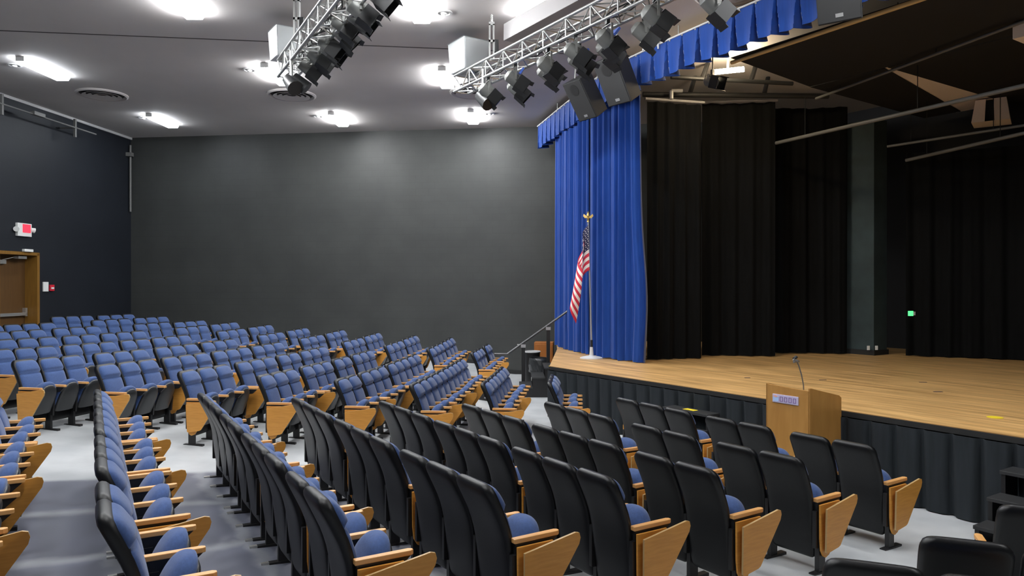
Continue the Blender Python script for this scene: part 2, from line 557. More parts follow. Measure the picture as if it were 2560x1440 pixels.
# exit sign  (local x towards the corner, y out of the wall)
loc, rot = on_back(4.86, 4.06)
ex = thing('exit_sign', 'white exit sign with a lit red panel above the brown door', 'sign', loc, angb)
MB().box(-0.25, 0.25, 0.0, 0.07, -0.17, 0.17).obj('housing', M['white_plastic'], ex, bevel=0.01)
MB().box(-0.20, 0.08, 0.071, 0.08, -0.07, 0.145).obj('lit_panel', M['exit_red'], ex)
for s in (-1, 1):
    MB().tube((s * 0.25, 0.04, 0.02), (s * 0.33, 0.09, 0.0), 0.055, 12, 0.07).obj('emergency_lamp', M['white_plastic'], ex, smooth=True)
loc, rot = on_back(4.72, DOOR_TOP + 0.06)
tag(MB().box(-0.16, 0.16, 0.0, 0.08, -0.035, 0.035).obj('door_sensor', M['white_plastic'], None, loc, rot, bevel=0.01), 'small white sensor bar mounted over the brown door', 'sensor')
loc, rot = on_back(4.02, 2.6 - 0.02)
tag(MB().box(-0.10, 0.10, 0.0, 0.03, -0.13, 0.13).obj('notice_plate', M['white_plastic'], None, loc, rot, bevel=0.005), 'white rectangular plate on the dark wall beside the door', 'plate')
loc, rot = on_back(3.79, 2.6 - 0.05)
fa = thing('fire_alarm', 'small red fire alarm pull station beside the white plate', 'alarm', loc, angb)
MB().box(-0.08, 0.08, 0.0, 0.05, -0.085, 0.085).obj('case', M['red'], fa, bevel=0.008)
MB().box(-0.05, 0.06, 0.051, 0.062, -0.03, 0.015).obj('pull_handle', M['white_plastic'], fa)
# conduit in the corner
tag(MB().tube((CORNER.x + 0.06, CORNER.y - 0.16, 5.0), (CORNER.x + 0.06, CORNER.y - 0.16, 7.15), 0.035).box(CORNER.x - .02, CORNER.x + .16, CORNER.y - .3, CORNER.y - .14, 6.78, 6.9).obj('conduit', M['pipe_grey'], smooth=True), 'thin grey conduit running up the far room corner', 'pipe')
# wall bracketed lighting pipe
lp = thing('lighting_pipe', 'slim grey rigging pipe held out from the back wall near the ceiling', 'pipe', back_pt(2.5), angb)
MB().tube((0, 0.45, 7.02), (6.5, 0.45, 7.02), 0.022).obj('pipe', M['pipe_grey'], lp, smooth=True)
for x in (0.9, 3.6):
    MB().box(x - .02, x + .02, 0.0, 0.45, 7.0, 7.04).box(x - .03, x + .03, 0.40, 0.46, 6.76, 7.26).obj('bracket', M['pipe_grey'], lp)
MB().box(2.2, 2.6, 0.4, 0.52, 7.0, 7.09).obj('cable_clamp', M['pipe_grey'], lp)
# low slot on the side wall
xw = 0.24
tag(MB().box(-0.08, 0.08, -0.03, 0.0, -0.015, 0.015).obj('wall_slot', M['white_metal'], None, (xw, wall_side_y(xw) - .002, 0.82), (0, 0, math.atan(-0.127))), 'tiny pale slot plate low on the side wall', 'plate')

# ------------------------------------------------------------------ ceiling fixtures
def fixture(x, y, rot, label, L=1.45, Wd=0.34, group=None, lens='lens'):
    t = thing('ceiling_light', label, 'light', (x, y, CEIL), rot, group)
    w, h = Wd / 2, 0.10
    prof = [(-w, 0), (-w, -0.05), (-w * 0.8, -h), (w * 0.8, -h), (w, -0.05), (w, 0)]
    b = MB().prism(prof, 'y', -L / 2, L / 2)
    b.obj('diffuser', M[lens], t)
    for s in (-1, 1):
        y0, y1 = sorted((s * L / 2, s * (L / 2 + 0.04)))
        MB().box(-w * 0.55, w * 0.55, y0, y1, -h * 0.95, 0).obj('end_cap', M['white_metal'], t)
    return t
lights = [  # ceiling positions worked out offline from image pixels, then hardcoded
    (-10.33, 16.3, 'leftmost lit ceiling fixture, near the back wall'),
    (-10.13, 21.4, 'lit ceiling fixture closest to the far room corner'),
    (-5.35, 16.75, 'lit ceiling fixture just behind the end of the left truss'),
    (-5.0, 21.2, 'lit ceiling fixture above the middle of the dark side wall'),
    (-1.54, 17.0, 'lit ceiling fixture beside the plastic bin on the right truss'),
    (-1.13, 20.9, 'lit ceiling fixture nearest the side wall, left of the blue valance'),
    (-5.62, 12.4, 'lit ceiling fixture cut by the top edge, left of the left truss'),
    (-1.62, 12.6, 'large lit ceiling fixture cut by the top edge between the two trusses'),
]
for x, y, lab in lights:
    fixture(x, y, 0.0, lab, lens='lens_cool' if x < -9 else 'lens')
fixture(0.72, 12.35, ANG_E - math.pi / 2 + 0.0, 'lit ceiling strip running behind the right truss', L=1.9, Wd=0.3)
for x, y in ((3.7, 7.7), (6.6, 3.4)):
    fixture(x, y, ANG_E - math.pi / 2, 'lit ceiling strip in line with the right truss, beyond the top edge', L=1.9, Wd=0.3, group='ceiling strips beyond the top edge')
for x, y in ((-5.6, 8.3), (-1.6, 8.3), (-5.6, 3.6), (-1.6, 3.6)):
    fixture(x, y, 0.0, 'lit ceiling fixture above the dark-backed rows, beyond the top edge', group='ceiling fixtures beyond the top edge')
# round air diffusers
def diffuser(x, y, label, r=0.6):
    t = thing('air_diffuser', label, 'vent', (x, y, CEIL))
    MB().lathe([(r, 0), (r, -0.03), (r * 0.93, -0.05), (r * 0.86, -0.01), (r * 0.86, 0)], n=40).obj('outer_ring', M['ceiling'], t, smooth=True)
    for k, f in enumerate((0.62, 0.42, 0.22)):
        MB().lathe([(r * f, -0.012), (r * (f + .13), -0.055), (r * (f + .13) - .014, -0.058), (r * f - .014, -0.014), (r * f, -0.012)], n=36).obj('inner_ring', M['ceiling'], t, smooth=True)
    MB().lathe([(r * 0.85, -0.004), (0.001, -0.004)], n=36).obj('throat', M['ceil_seam'], t, recalc=False)
diffuser(-10.3, 18.6, 'round ceiling air vent left, near the back wall')
diffuser(-5.55, 18.65, 'round ceiling air vent below the left truss end')
diffuser(-0.95, 18.4, 'round ceiling air vent behind the end of the right truss')
diffuser(3.6, 12.15, 'round ceiling vent cut by the top edge above the blue valance')
def downlight(x, y, label):
    t = thing('downlight', label, 'light', (x, y, CEIL))
    MB().lathe([(0.15, 0), (0.15, -0.015), (0.11, -0.02), (0.10, 0)], n=24).obj('trim_ring', M['white_metal'], t, smooth=True)
    MB().lathe([(0.10, -0.003), (0.001, -0.003)], n=24).obj('recess', M['grey_metal'], t, recalc=False)
    MB().lathe([(0.0, -0.05), (0.045, -0.04), (0.055, -0.015), (0.04, 0)], n=16).obj('bulb', M['lens_off'], t, smooth=True)
downlight(-10.85, 16.15, 'small recessed downlight left of the leftmost ceiling fixture')
downlight(-5.85, 16.5, 'small recessed downlight left of the fixture by the left truss')
downlight(-1.2, 13.05, 'small recessed downlight right of the large top fixture')
downlight(-10.55, 21.2, 'small recessed downlight beside the far corner fixture')
downlight(-5.5, 21.0, 'small recessed downlight left of the middle wall fixture')
downlight(-0.62, 20.7, 'small recessed downlight right of the fixture nearest the side wall')
# white ceiling box on four stubs
wb = thing('ceiling_sensor', 'white box with four short legs on the ceiling near the valance', 'device', (2.66, 14.2, CEIL), ANG_E)
MB().box(-0.17, 0.17, -0.12, 0.12, -0.16, -0.03).obj('case', M['white_plastic'], wb, bevel=0.015)
MB().tube((0, 0, -0.04), (0, 0, 0), 0.05).obj('mount', M['white_plastic'], wb)
for sx in (-.12, .12):
    for sy in (-.08, .08):
        MB().tube((sx, sy, -0.16), (sx, sy, -0.29), 0.016).obj('leg', M['white_plastic'], wb)

# ------------------------------------------------------------------ lighting trusses
def spotlight(base, aim, label, gel=None, group=None, hang=0.30, scale=1.0, parts=True):
    """fresnel lantern hung under a pipe at base (clamp point), pointing along aim"""
    t = thing('stage_spotlight', label, 'spotlight', base, math.atan2(aim[1], aim[0]), group)
    t.scale = (scale * CAM_SCALE[0],) * 3
    pitch = math.atan2(-aim[2], math.hypot(aim[0], aim[1]))
    MB().box(-0.03, 0.03, -0.035, 0.035, -0.07, 0.05).tube((0, 0, -0.04), (0, 0, -0.09), 0.012).obj('clamp', M['can_black'], t)
    y = MB()
    y.box(-0.02, 0.02, -0.15, 0.15, -0.10, -0.09)
    y.box(-0.02, 0.02, -0.155, -0.145, -hang - 0.02, -0.09)
    y.box(-0.02, 0.02, 0.145, 0.155, -hang - 0.02, -0.09)
    y.obj('yoke', M['can'], t)
    bd = MB().tube((-0.22, 0, 0), (-0.16, 0, 0), 0.07, 14, 0.12).tube((-0.16, 0, 0), (0.06, 0, 0), 0.12, 14, 0.125)
    bd.box(-0.15, 0.03, -0.07, 0.07, 0.10, 0.15)
    me = bd.mesh('lamp_body', M['can'], smooth=True)
    body2 = link('lamp_body', me, t, (0, 0, -hang), (0, pitch, 0))
    f = MB()
    r, x0, x1 = 0.135, 0.04, 0.27
    for s in (-1, 1):
        f.box(x0, x1, s * r - 0.006, s * r + 0.006, -r, r)
        f.box(x0, x1, -r, r, s * r - 0.006, s * r + 0.006)
    f.obj('front_hood', M['can_black'], body2)
    MB().tube((0.075, 0, 0), (0.085, 0, 0), 0.115, 16).obj('lens', M['glass_lens'], body2)
    for s, a in ((1, 0.25), (-1, 0.15)):
        d = MB().box(0, 0.07, -0.12, 0.12, -0.004, 0.004)
        d.obj('barn_door', M['can_black'], body2, (x1, 0, s * r), (0, -s * a, 0))
    if gel:
        MB().box(-0.02, 0.02, -0.13, 0.13, 0.13, 0.27).obj('gel_frame', M[gel], body2)
    return t

def truss(name_label, p, q, ztop, hgt, wid, n_bay):
    """box truss; local x runs from p to q"""
    p, q = Vector(p), Vector(q)
    L = (q - p).length
    t = thing('lighting_truss', name_label, 'truss', (p.x, p.y, ztop), math.atan2(q.y - p.y, q.x - p.x))
    for yy in (0, wid):
        for zz in (0, -hgt):
            MB().tube((0, yy, zz), (L, yy, zz), 0.025, 10).obj('chord', M['alu'], t, smooth=True)
    dx = L / n_bay
    def lace(y0, z0, y1, z1):
        m = MB()
        for i in range(n_bay):
            a, c = ((y0, z0), (y1, z1)) if i % 2 == 0 else ((y1, z1), (y0, z0))
            m.tube((i * dx, a[0], a[1]), ((i + 1) * dx, c[0], c[1]), 0.011, 6)
            if i % 2 == 0:
                m.tube((i * dx, y0, z0), (i * dx, y1, z1), 0.011, 6)
        return m
    for a in (((0, 0), (0, -hgt)), ((wid, 0), (wid, -hgt)), ((0, 0), (wid, 0)), ((0, -hgt), (wid, -hgt))):
        lace(*a[0], *a[1]).obj('lacing', M['alu'], t, smooth=True)
    # wiring loom inside
    c = MB()
    for k in range(3):
        pts = []
        for i in range(40):
            x = L * i / 39
            pts.append((x, wid * 0.5 + 0.05 * math.sin(i * 1.3 + k * 2), -hgt + 0.06 + 0.035 * k + 0.02 * math.sin(i * 2.1 + k)))
        c.path(pts, 0.012, 5)
    c.obj('cable_loom', M['cable'], t)
    return t
TR = Vector((0.528, -0.849, 0))
TL = Vector((0.474, -0.881, 0))
TRp = Vector((-1.1, 14.1, 0))
TLp = Vector((-4.14, 13.1, 0))
truss('long silver box truss hung beside the blue valance', TRp, TRp + TR * 9.0, 6.60, 0.30, 0.30, 30)
truss('silver box truss on the left, running out of the top edge', TLp, TLp + TL * 7.0, 6.60, 0.30, 0.30, 24)
NTR = Vector((0.849, 0.528, 0))
aim = Vector((0.80, 0.25, -0.62))
ORD = ['first', 'second', 'third', 'fourth', 'fifth', 'sixth', 'seventh', 'eighth', 'ninth', 'tenth', 'eleventh', 'twelfth', 'thirteenth', 'fourteenth']
random.seed(3)
gels = {2: 'gel_blue', 5: 'gel_blue', 8: 'gel_blue', 3: 'gel_pale', 1: None}
for i, s in enumerate((1.25, 1.72, 2.15, 2.65, 3.1, 3.5, 3.82, 4.18, 4.55, 4.95, 5.5, 6.2)):
    p = TRp + TR * s + NTR * (0.33 if i % 2 else 0.02)
    a = aim + Vector((random.uniform(-.12, .12), random.uniform(-.25, .15), random.uniform(-.12, .1)))
    spotlight((p.x, p.y, 6.28), a, 'black hooded stage lamp, %s from the far end of the right truss' % ORD[i], gels.get(i), 'lamps under the right truss', hang=0.31 + random.uniform(-.02, .05), scale=0.84)
for i, s in enumerate((0.98, 1.3, 1.62, 1.98, 2.35, 2.72, 3.1, 3.5, 3.92, 4.35)):
    p = TLp + TL * s + Vector((0.881, 0.474, 0)) * (0.42 if i % 2 else 0.30)
    a = aim + Vector((random.uniform(-.1, .1), random.uniform(-.3, .1), random.uniform(-.15, .05)))
    spotlight((p.x, p.y, 6.50), a, 'black hooded stage lamp, %s from the far end of the left truss' % ORD[i], 'gel_pale' if i in (1, 2) else None, 'lamps under the left truss', hang=0.26 + random.uniform(-.02, .06), scale=0.84)
# hanging tail unit at the far end of each truss
for (tp, td, lab) in ((TRp, TR, 'drop pipe with a small lamp below the far end of the right truss'), (TLp, TL, 'drop pipe with a small lamp below the far end of the left truss')):
    p = tp + td * 1.12
    t = thing('drop_pipe', lab, 'pipe', (p.x, p.y, 6.42))
    MB().tube((0, 0, 0.03), (0, 0, -0.62), 0.03, 10).obj('pipe', M['alu'], t, smooth=True)
    MB().tube((-0.08, 0.05, -0.42), (0.10, -0.12, -0.62), 0.09, 12, 0.13).obj('lamp_can', M['can_black'], t, smooth=True)
    MB().tube((0.03, 0.02, -0.40), (0.24, 0.05, -0.58), 0.09, 12, 0.12).obj('lamp_can', M['can_black'], t, smooth=True)
# frosted storage bins on the truss ends
def bin_on_truss(x, y, z, rot, w, d, h, label):
    t = thing('storage_bin', label, 'bin', (x, y, z), rot)
    b = MB()
    tp = 1.14
    for (zz0, zz1) in ((0, h),):
        o = [(-w / 2, -d / 2), (w / 2, -d / 2), (w / 2, d / 2), (-w / 2, d / 2)]
        vs = [(a, c, 0) for a, c in o] + [(a * tp, c * tp, h) for a, c in o] + [(a * tp * .95, c * tp * .95, h) for a, c in o] + [(a * .95, c * .95, 0.02) for a, c in o]
        b.add(vs, [(3, 2, 1, 0), (12, 13, 14, 15)] + [(i, (i + 1) % 4, 4 + (i + 1) % 4, 4 + i) for i in range(4)] + [(4 + i, 4 + (i + 1) % 4, 8 + (i + 1) % 4, 8 + i) for i in range(4)] + [(8 + i, 8 + (i + 1) % 4, 12 + (i + 1) % 4, 12 + i) for i in range(4)])
    b.obj('tub', M['frosted'], t, bevel=0.05 * w)
    c = MB()
    for k in range(3):
        c.path([(0.15 * math.cos(a * .5) + .02 * k, 0.12 * math.sin(a * .5), 0.06 + 0.05 * k + .1 * abs(math.sin(a * .25))) for a in range(0, 14)], 0.018, 6)
    c.obj('coiled_cable', M['cable'], t, smooth=True)
bin_on_truss(-4.05, 13.2, 6.63, ANG_E, 0.46, 0.4, 0.52, 'frosted white plastic bin on the far end of the left truss')
bin_on_truss(-0.82, 14.05, 6.63, ANG_E, 0.56, 0.5, 0.58, 'frosted white plastic bin with coiled cable on the right truss')
# hoist uprights
def hoist(x, y, label):
    t = thing('truss_hanger', label, 'hanger', (x, y, 6.62))
    MB().box(-0.05, -0.02, -0.04, 0.04, 0, 0.62).box(0.02, 0.05, -0.04, 0.04, 0, 0.62).box(-0.05, 0.05, -0.04, 0.04, 0.6, 0.66).box(-0.05, 0.05, -0.04, 0.04, 0.3, 0.34).obj('upright', M['alu'], t)
    b = MB()
    for k in range(10):
        b.tube((0, 0, 0.64 + k * .016), (0, 0, 0.655 + k * .016), 0.014 if k % 2 else 0.022, 6)
    b.obj('chain', M['steel'], t)
    MB().box(0.05, 0.12, -0.05, 0.05, 0.12, 0.34).obj('hook_block', M['can_black'], t, bevel=0.01)
hoist(-0.36, 13.15, 'upright steel hanger near the far end of the right truss')
hoist(-3.5, 12.05, 'upright steel hanger on the left truss, below the top edge')
# grey housing box on the ceiling behind the right truss
ph = Vector((-0.05, 13.35, 0))
h = thing('ceiling_housing', 'long grey metal housing above and behind the right truss', 'housing', (ph.x, ph.y, CEIL), math.atan2(TR.y, TR.x))
MB().box(0, 6.5, -0.12, 0.16, -0.42, -0.12).obj('case', M['grey_metal'], h, bevel=0.01)
for x in (0.4, 3.0, 5.6):
    MB().box(x, x + .04, -0.05, 0.05, -0.12, 0).obj('strap', M['grey_metal'], h)

# ------------------------------------------------------------------ stage
st = thing('stage', 'raised stage with a honey-coloured plank floor and black edge', 'stage', (P0.x, P0.y, 0), ANG_E)
# local x along the front edge, y upstage
def loc_pt(x, y):
    r = Vector((x, y, 0)) - P0
    return (r.dot(E), r.dot(Nn))
outline = [(0, 0), (16, 0), (16, 10.15), loc_pt(9.5, wall_side_y(9.5) - .03), loc_pt(1.33, wall_side_y(1.33) - .03), loc_pt(1.18, 19.3)]
MB().prism(outline, 'z', STAGE_Z - 0.03, STAGE_Z).obj('floorboards', M['stage'], st)
inner = [(0.06, 0.06), (16, 0.06), (16, 10.1)] + [(outline[3][0] + .05, outline[3][1] - .05), (outline[4][0] + .1, outline[4][1] - .05), (outline[5][0] + .06, outline[5][1])]
MB().prism(inner, 'z', FZ + 0.005, STAGE_Z - 0.03).obj('platform', M['stage_side'], st)
MB().box(-0.005, 16, -0.02, 0.0, STAGE_Z - 0.075, STAGE_Z - 0.008).obj('edge_lip', M['stage_side'], st)

def cloth(name, pts, z0, z1, material, offs, parent=None, nz=10, step=0.03, thick=0.008, loc=(0, 0, 0)):
    """hanging cloth along a plan polyline; offs(s, L, f) = push along the normal at height fraction f (0 bottom, 1 top)"""
    P = [Vector((p[0], p[1], 0)) for p in pts]
    cum = [0.0]
    for a, b2 in zip(P[:-1], P[1:]):
        cum.append(cum[-1] + (b2 - a).length)
    L = cum[-1]
    n = max(4, int(L / step))
    samples = []
    for i in range(n + 1):
        s = L * i / n
        x = interp(cum, [p.x for p in P], s)
        y = interp(cum, [p.y for p in P], s)
        e = 0.06
        x2, y2 = interp(cum, [p.x for p in P], min(L, s + e)), interp(cum, [p.y for p in P], min(L, s + e))
        x1, y1 = interp(cum, [p.x for p in P], max(0, s - e)), interp(cum, [p.y for p in P], max(0, s - e))
        d = Vector((x2 - x1, y2 - y1, 0)).normalized()
        samples.append((s, x, y, Vector((-d.y, d.x, 0)), d))
    A, B = [], []
    for j in range(nz + 1):
        f = j / nz
        ra, rb = [], []
        for (s, x, y, nr, d) in samples:
            o = offs(s, L, f)
            if isinstance(o, tuple):
                o, al, dz = o
            else:
                al, dz = 0.0, 0.0
            z = z0 + (z1 - z0) * f + dz
            p = Vector((x, y, 0)) + nr * o + d * al
            q = p + nr * thick
            ra.append((p.x, p.y, z))
            rb.append((q.x, q.y, z))
        A.append(ra)
        B.append(rb)
    b = MB().grid(A).grid(B, flip=True)
    w = n + 1
    k = (nz + 1) * w
    b.f += [(i, i + 1, k + i + 1, k + i)[::-1] for i in range(n)]
    b.f += [(nz * w + i, nz * w + i + 1, k + nz * w + i + 1, k + nz * w + i) for i in range(n)]
    b.f += [(j * w, (j + 1) * w, k + (j + 1) * w, k + j * w) for j in range(nz)]
    b.f += [(j * w + n, (j + 1) * w + n, k + (j + 1) * w + n, k + j * w + n)[::-1] for j in range(nz)]
    b.mi = [0] * len(b.f)
    return b.obj(name, material, parent, loc=loc, recalc=False, smooth=True, angle=1.4)

def folds(amp, wl, seed, taper=0.5, drift=0.35):
    rnd = random.Random(seed)
    ph = [rnd.uniform(0, 6.28) for _ in range(6)]
    def f(s, L, fr):
        a = amp * (1 - taper * fr)
        u = s / wl * 2 * math.pi
        u += 0.9 * math.sin(s * 2.1 + ph[0]) + drift * (1 - fr) * math.sin(s * 3.7 + ph[1])
        v = math.sin(u) + 0.35 * math.sin(2.3 * u + ph[2]) + 0.25 * math.sin(0.45 * u + ph[3])
        return a * v
    return f

# charcoal pleated skirt below the stage lip
def skirt_off(s, L, fr):
    u = (s % 0.33) / 0.33
    notch = math.exp(-((u - 0.5) / (0.10 + 0.06 * (1 - fr))) ** 2)
    return -0.05 + 0.085 * notch * (1.0 - 0.35 * fr) + 0.010 * math.sin(s * 7) * (1 - fr)
sk = [S(0.02, 0.55), S(0.01, 0.02)] + [S(0.05 + 0.5 * i, -0.025) for i in range(32)]
tag(cloth('stage_skirt', sk, FZ + 0.012, STAGE_Z - 0.08, M['skirt_cloth'], lambda s, L, f: skirt_off(s, L, f), nz=6, step=0.02), 'dark pleated skirt hanging along the stage front', 'skirt')

# blue valance on a curved track under the ceiling
VAL = [(0.76, 21.5), (1.20, 19.55), (1.58, 17.93), (1.90, 16.5), (2.42, 15.0), (3.08, 13.7), (3.76, 12.45), (4.55, 11.1), (5.6, 9.3), (6.9, 7.1)]
VT, VB = 7.22, 6.60
def val_off(s, L, fr):
    u = (s % 0.43) / 0.43
    k = 1 - fr
    wdt = 0.015 + 0.17 * k
    notch = math.sqrt(max(0.0, 1 - (abs(u - 0.5) / wdt) ** 2))
    o = 0.34 * notch * k ** 0.6 - 0.03 * k * math.cos((u - 0.5) * 6.28)
    return (-o, 0.0, -0.02 * math.sin(s * 4.1) * k + 0.03 * notch * k)
va = thing('blue_valance', 'royal blue pleated valance along the top of the stage opening', 'curtain', (0, 0, 0))
cloth('pleated_cloth', [(x, y) for x, y in VAL[::-1]], VB, VT, M['blue_cloth'], val_off, va, nz=10, step=0.012)
MB().path([(x - .02, y, VT + 0.015) for x, y in VAL], 0.018, 8).obj('track', M['white_metal'], va, smooth=True)
b = MB()
for k in range(44):
    s = 0.25 + k * 0.35
    acc = 0
    for a, c in zip(VAL[:-1], VAL[1:]):
        l = math.dist(a, c)
        if acc + l >= s:
            t = (s - acc) / l
            x, y = a[0] + (c[0] - a[0]) * t, a[1] + (c[1] - a[1]) * t
            b.box(x - .035, x - .012, y - .012, y + .012, VT - .03, VT + 0.0)
            break
        acc += l
b.obj('hook', M['steel'], va)['kind'] = 'stuff'
b = MB()
for x, y in VAL[1::2]:
    b.tube((x, y, VT), (x, y, CEIL), 0.012, 6)
b.obj('track_rod', M['steel'], va)

# blue main curtain, drawn to the left side
CURA = [(1.24, 20.3), (1.40, 19.2), (1.62, 18.25), (1.86, 17.62)]
CURB = [(1.84, 17.36), (2.12, 16.72), (2.45, 16.12), (2.76, 15.66)]
fo = folds(0.075, 0.27, 11, taper=0.3)
def cur_a(s, L, fr):
    return (-fo(s, L, fr), 0.0, 0.012 * math.sin(s * 9) * (1 - fr) + 0.01)
def cur_b(s, L, fr):
    t = s / L
    bulge = 0.14 * math.exp(-((fr - 0.22) / 0.2) ** 2) * smoothstep(0.70, 1.0, t)
    return (-fo(s + 2.9, L, fr), bulge - 0.10 * fr * smoothstep(0.6, 1, t), 0.012 * math.sin(s * 9) * (1 - fr) + 0.01)
tag(cloth('blue_stage_curtain', CURA, STAGE_Z + 0.01, 7.1, M['blue_cloth'], cur_a, nz=22, step=0.018), 'tall royal blue curtain panel behind the flag, next to the dark side wall', 'curtain')
tag(cloth('blue_stage_curtain', CURB, STAGE_Z + 0.01, 7.1, M['blue_cloth'], cur_b, nz=22, step=0.018), 'tall royal blue curtain panel right of the flag, bulging at its edge', 'curtain')

# black side drapes and back drapes
def drape(name, pts, z1, label, amp=0.06, wl=0.34, seed=1, material='black_cloth', z0=STAGE_Z + 0.02):
    f = folds(amp, wl, seed, taper=0.4)
    return tag(cloth(name, pts, z0, z1, M[material], lambda s, L, fr: f(s, L, fr), nz=12, step=0.03), label, 'curtain')
drape('side_drape', [(2.98, 16.35), (3.35, 16.45), (3.8, 16.6), (4.28, 16.72)], 6.68, 'black side drape hanging next to the blue curtain', seed=2)
drape('side_drape', [(4.45, 17.32), (5.2, 17.3), (6.1, 17.15)], 6.86, 'second black side drape from the blue curtain', seed=3, wl=0.4)
drape('side_drape', [(6.35, 17.9), (7.2, 17.95), (8.05, 17.75)], 6.9, 'third black side drape, left of the teal pillar', seed=4, wl=0.4)
drape('back_drape', [S(2.9, 8.2), S(4, 8.9), S(5.5, 9.6), S(8, 9.7), S(12, 9.7), S(15.5, 9.7)], 5.7, 'wide black backdrop curtain behind the stage floor', seed=5, wl=0.5)
pl = thing('stage_pillar', 'dull teal square pillar standing at the back of the stage', 'pillar', (8.55, 17.95, STAGE_Z), ANG_E)
MB().box(-0.40, 0.40, -0.28, 0.28, 0.0, 5.6).obj('shaft', M['teal'], pl, bevel=0.01)
MB().box(-0.43, 0.43, -0.31, 0.31, 0.0, 0.12).obj('base', M['stage_side'], pl)
pw = thing('outlet_plate', 'two tiny white outlets low on the teal pillar', 'outlet', (8.40, 17.45, STAGE_Z + 0.18), math.radians(5))
for x in (0.0, 0.2):
    MB().box(x - .03, x + .03, -.02, .0, -.05, .05).obj('socket', M['white_plastic'], pw)
gs = thing('green_switch', 'small green lit switch box against the black backdrop', 'switch', (9.02, 16.72, 1.98), 0.3)
MB().box(0.03, 0.09, -0.03, 0.03, -0.04, 0.04).obj('case', M['white_plastic'], gs)
MB().box(-0.06, 0.03, -0.03, 0.03, -0.055, 0.055).obj('lit_face', M['green_led'], gs)

# dark panels slung over the stage, with an open slot between them
BZ = 6.75
def panel(name, pts, label):
    t = MB()
    q = [S(*p) for p in pts]
    t.prism([(v.x, v.y) for v in q], 'z', BZ, BZ + 0.012)
    return tag(t.obj(name, M['black_wall']), label, 'panel')
panel('ceiling_panel', [(3.18, 1.75), (14.5, 1.75), (14.5, 4.66), (2.80, 4.66)], 'black overhead panel over the stage front, behind the valance')
panel('ceiling_panel', [(2.78, 4.70), (4.38, 4.70), (3.45, 9.6), (2.6, 9.6)], 'black overhead panel left of the pale slot')
panel('ceiling_panel', [(4.44, 4.70), (14.5, 4.70), (14.5, 9.9), (4.46, 9.9)], 'black overhead panel right of the pale slot')
def rod(name, p, q, r, material, label, ext=0.0):
    p, q = Vector(p), Vector(q)
    q = q + (q - p) * ext
    t = thing(name, label, 'pipe', p)
    MB().tube((0, 0, 0), q - p, r, 10).obj('pipe', M[material], t, smooth=True)
    d = (q - p)
    for f in (0.12, 0.5, 0.85):
        c = d * f
        MB().tube(c, c + Vector((0, 0, BZ - p.z + 0.02)), 0.008, 6).obj('hanger', M['can_black'], t)
    return t
rod('stage_pipe', (4.03, 13.6, 6.70), (5.76, 10.75, 6.70), 0.035, 'pipe_warm_lit', 'long pipe behind the valance with warm lamp light painted on', 0.9)
rod('stage_pipe', (6.57, 16.0, 6.65), (7.85, 11.27, 6.65), 0.028, 'pipe_grey', 'grey pipe below the black panels, second from the valance', 0.3)
rod('stage_pipe', (6.1, 17.1, 5.9), (8.44, 12.2, 5.9), 0.04, 'pipe_grey', 'grey pipe hung in front of the pillar top, third from the valance', 0.3)
rod('stage_pipe', (8.77, 17.3, 5.86), (10.75, 14.9, 5.9), 0.03, 'pipe_grey', 'thin grey pipe right of the pillar, upper of two', 0.4)
rod('stage_pipe', (9.1, 17.1, 5.5), (10.56, 14.6, 5.72), 0.04, 'pipe_grey', 'thin grey pipe right of the pillar, lowest over the stage', 0.4)
# pale duct boot at the end of the slot
db = thing('duct_boot', 'pale square duct boot hanging at the end of the overhead slot', 'duct', (10.72, 16.55, BZ - 0.02), ANG_E + 0.35)
b = MB()
w, h = 0.36, 0.50
top = [(-w * .8, -w * .8, 0), (w * .8, -w * .8, 0), (w * .8, w * .8, 0), (-w * .8, w * .8, 0)]
bot = [(-w, -w, -h), (w, -w, -h), (w, w, -h), (-w, w, -h)]
b.add(top + bot, [(0, 1, 2, 3), (1, 2, 6, 5), (2, 3, 7, 6), (3, 0, 4, 7), (7, 4, 5, 6)])
b.add([(-w * .8, -w * .8, 0), (-w * .25, -w * .8, 0), (-w * .3, -w, -h), (-w, -w, -h)], [(0, 1, 2, 3)])
b.add([(w * .15, -w * .8, 0), (w * .8, -w * .8, 0), (w, -w, -h), (w * .2, -w, -h)], [(0, 1, 2, 3)])
b.obj('boot_shell', M['beige'], db, recalc=False)
MB().box(-w * .7, w * .7, -w * .55, w * .6, -h * .96, -.03).obj('dark_throat', M['speaker_dark'], db)
tag(MB().box(-0.15, 0.15, -0.2, 0.2, -0.12, 0.12).obj('pale_box', M['beige'], None, (8.1, 11.6, BZ - 0.16), (0, 0, ANG_E)), 'pale duct piece cut by the right edge over the stage', 'duct')
tag(MB().box(3.3, 5.2, 4.6, 9.7, 0, 0.3).obj('pale_box', M['beige'], None, (P0.x, P0.y, BZ + 0.02), (0, 0, ANG_E)), 'pale box added over the slot to stand for lit ceiling', 'duct')  # added box, its pale colour stands in for lit ceiling above the slot
# warm strip lamp and black lantern above the stage front
wl_ = thing('strip_lamp', 'glowing warm strip lamp just behind the valance', 'light', (4.42, 15.1, 7.0), ANG_E + 0.6)
MB().box(-0.30, 0.30, -0.06, 0.06, -0.05, 0.03).obj('tube_cover', M['stage_lamp'], wl_, bevel=0.01)
MB().box(-0.04, 0.0, -0.02, 0.02, 0.03, CEIL - 7.0).obj('mount', M['beige'], wl_)
ln = spotlight((4.05, 14.95, 6.92), Vector((0.5, -0.8, -0.35)), 'black round-lens lantern hung below the warm strip lamp', None, hang=0.22, scale=0.9)
MB().tube((0, 0, 0.04), (0, 0, 0.55), 0.015, 8).obj('hanging_rod', M['can_black'], ln)
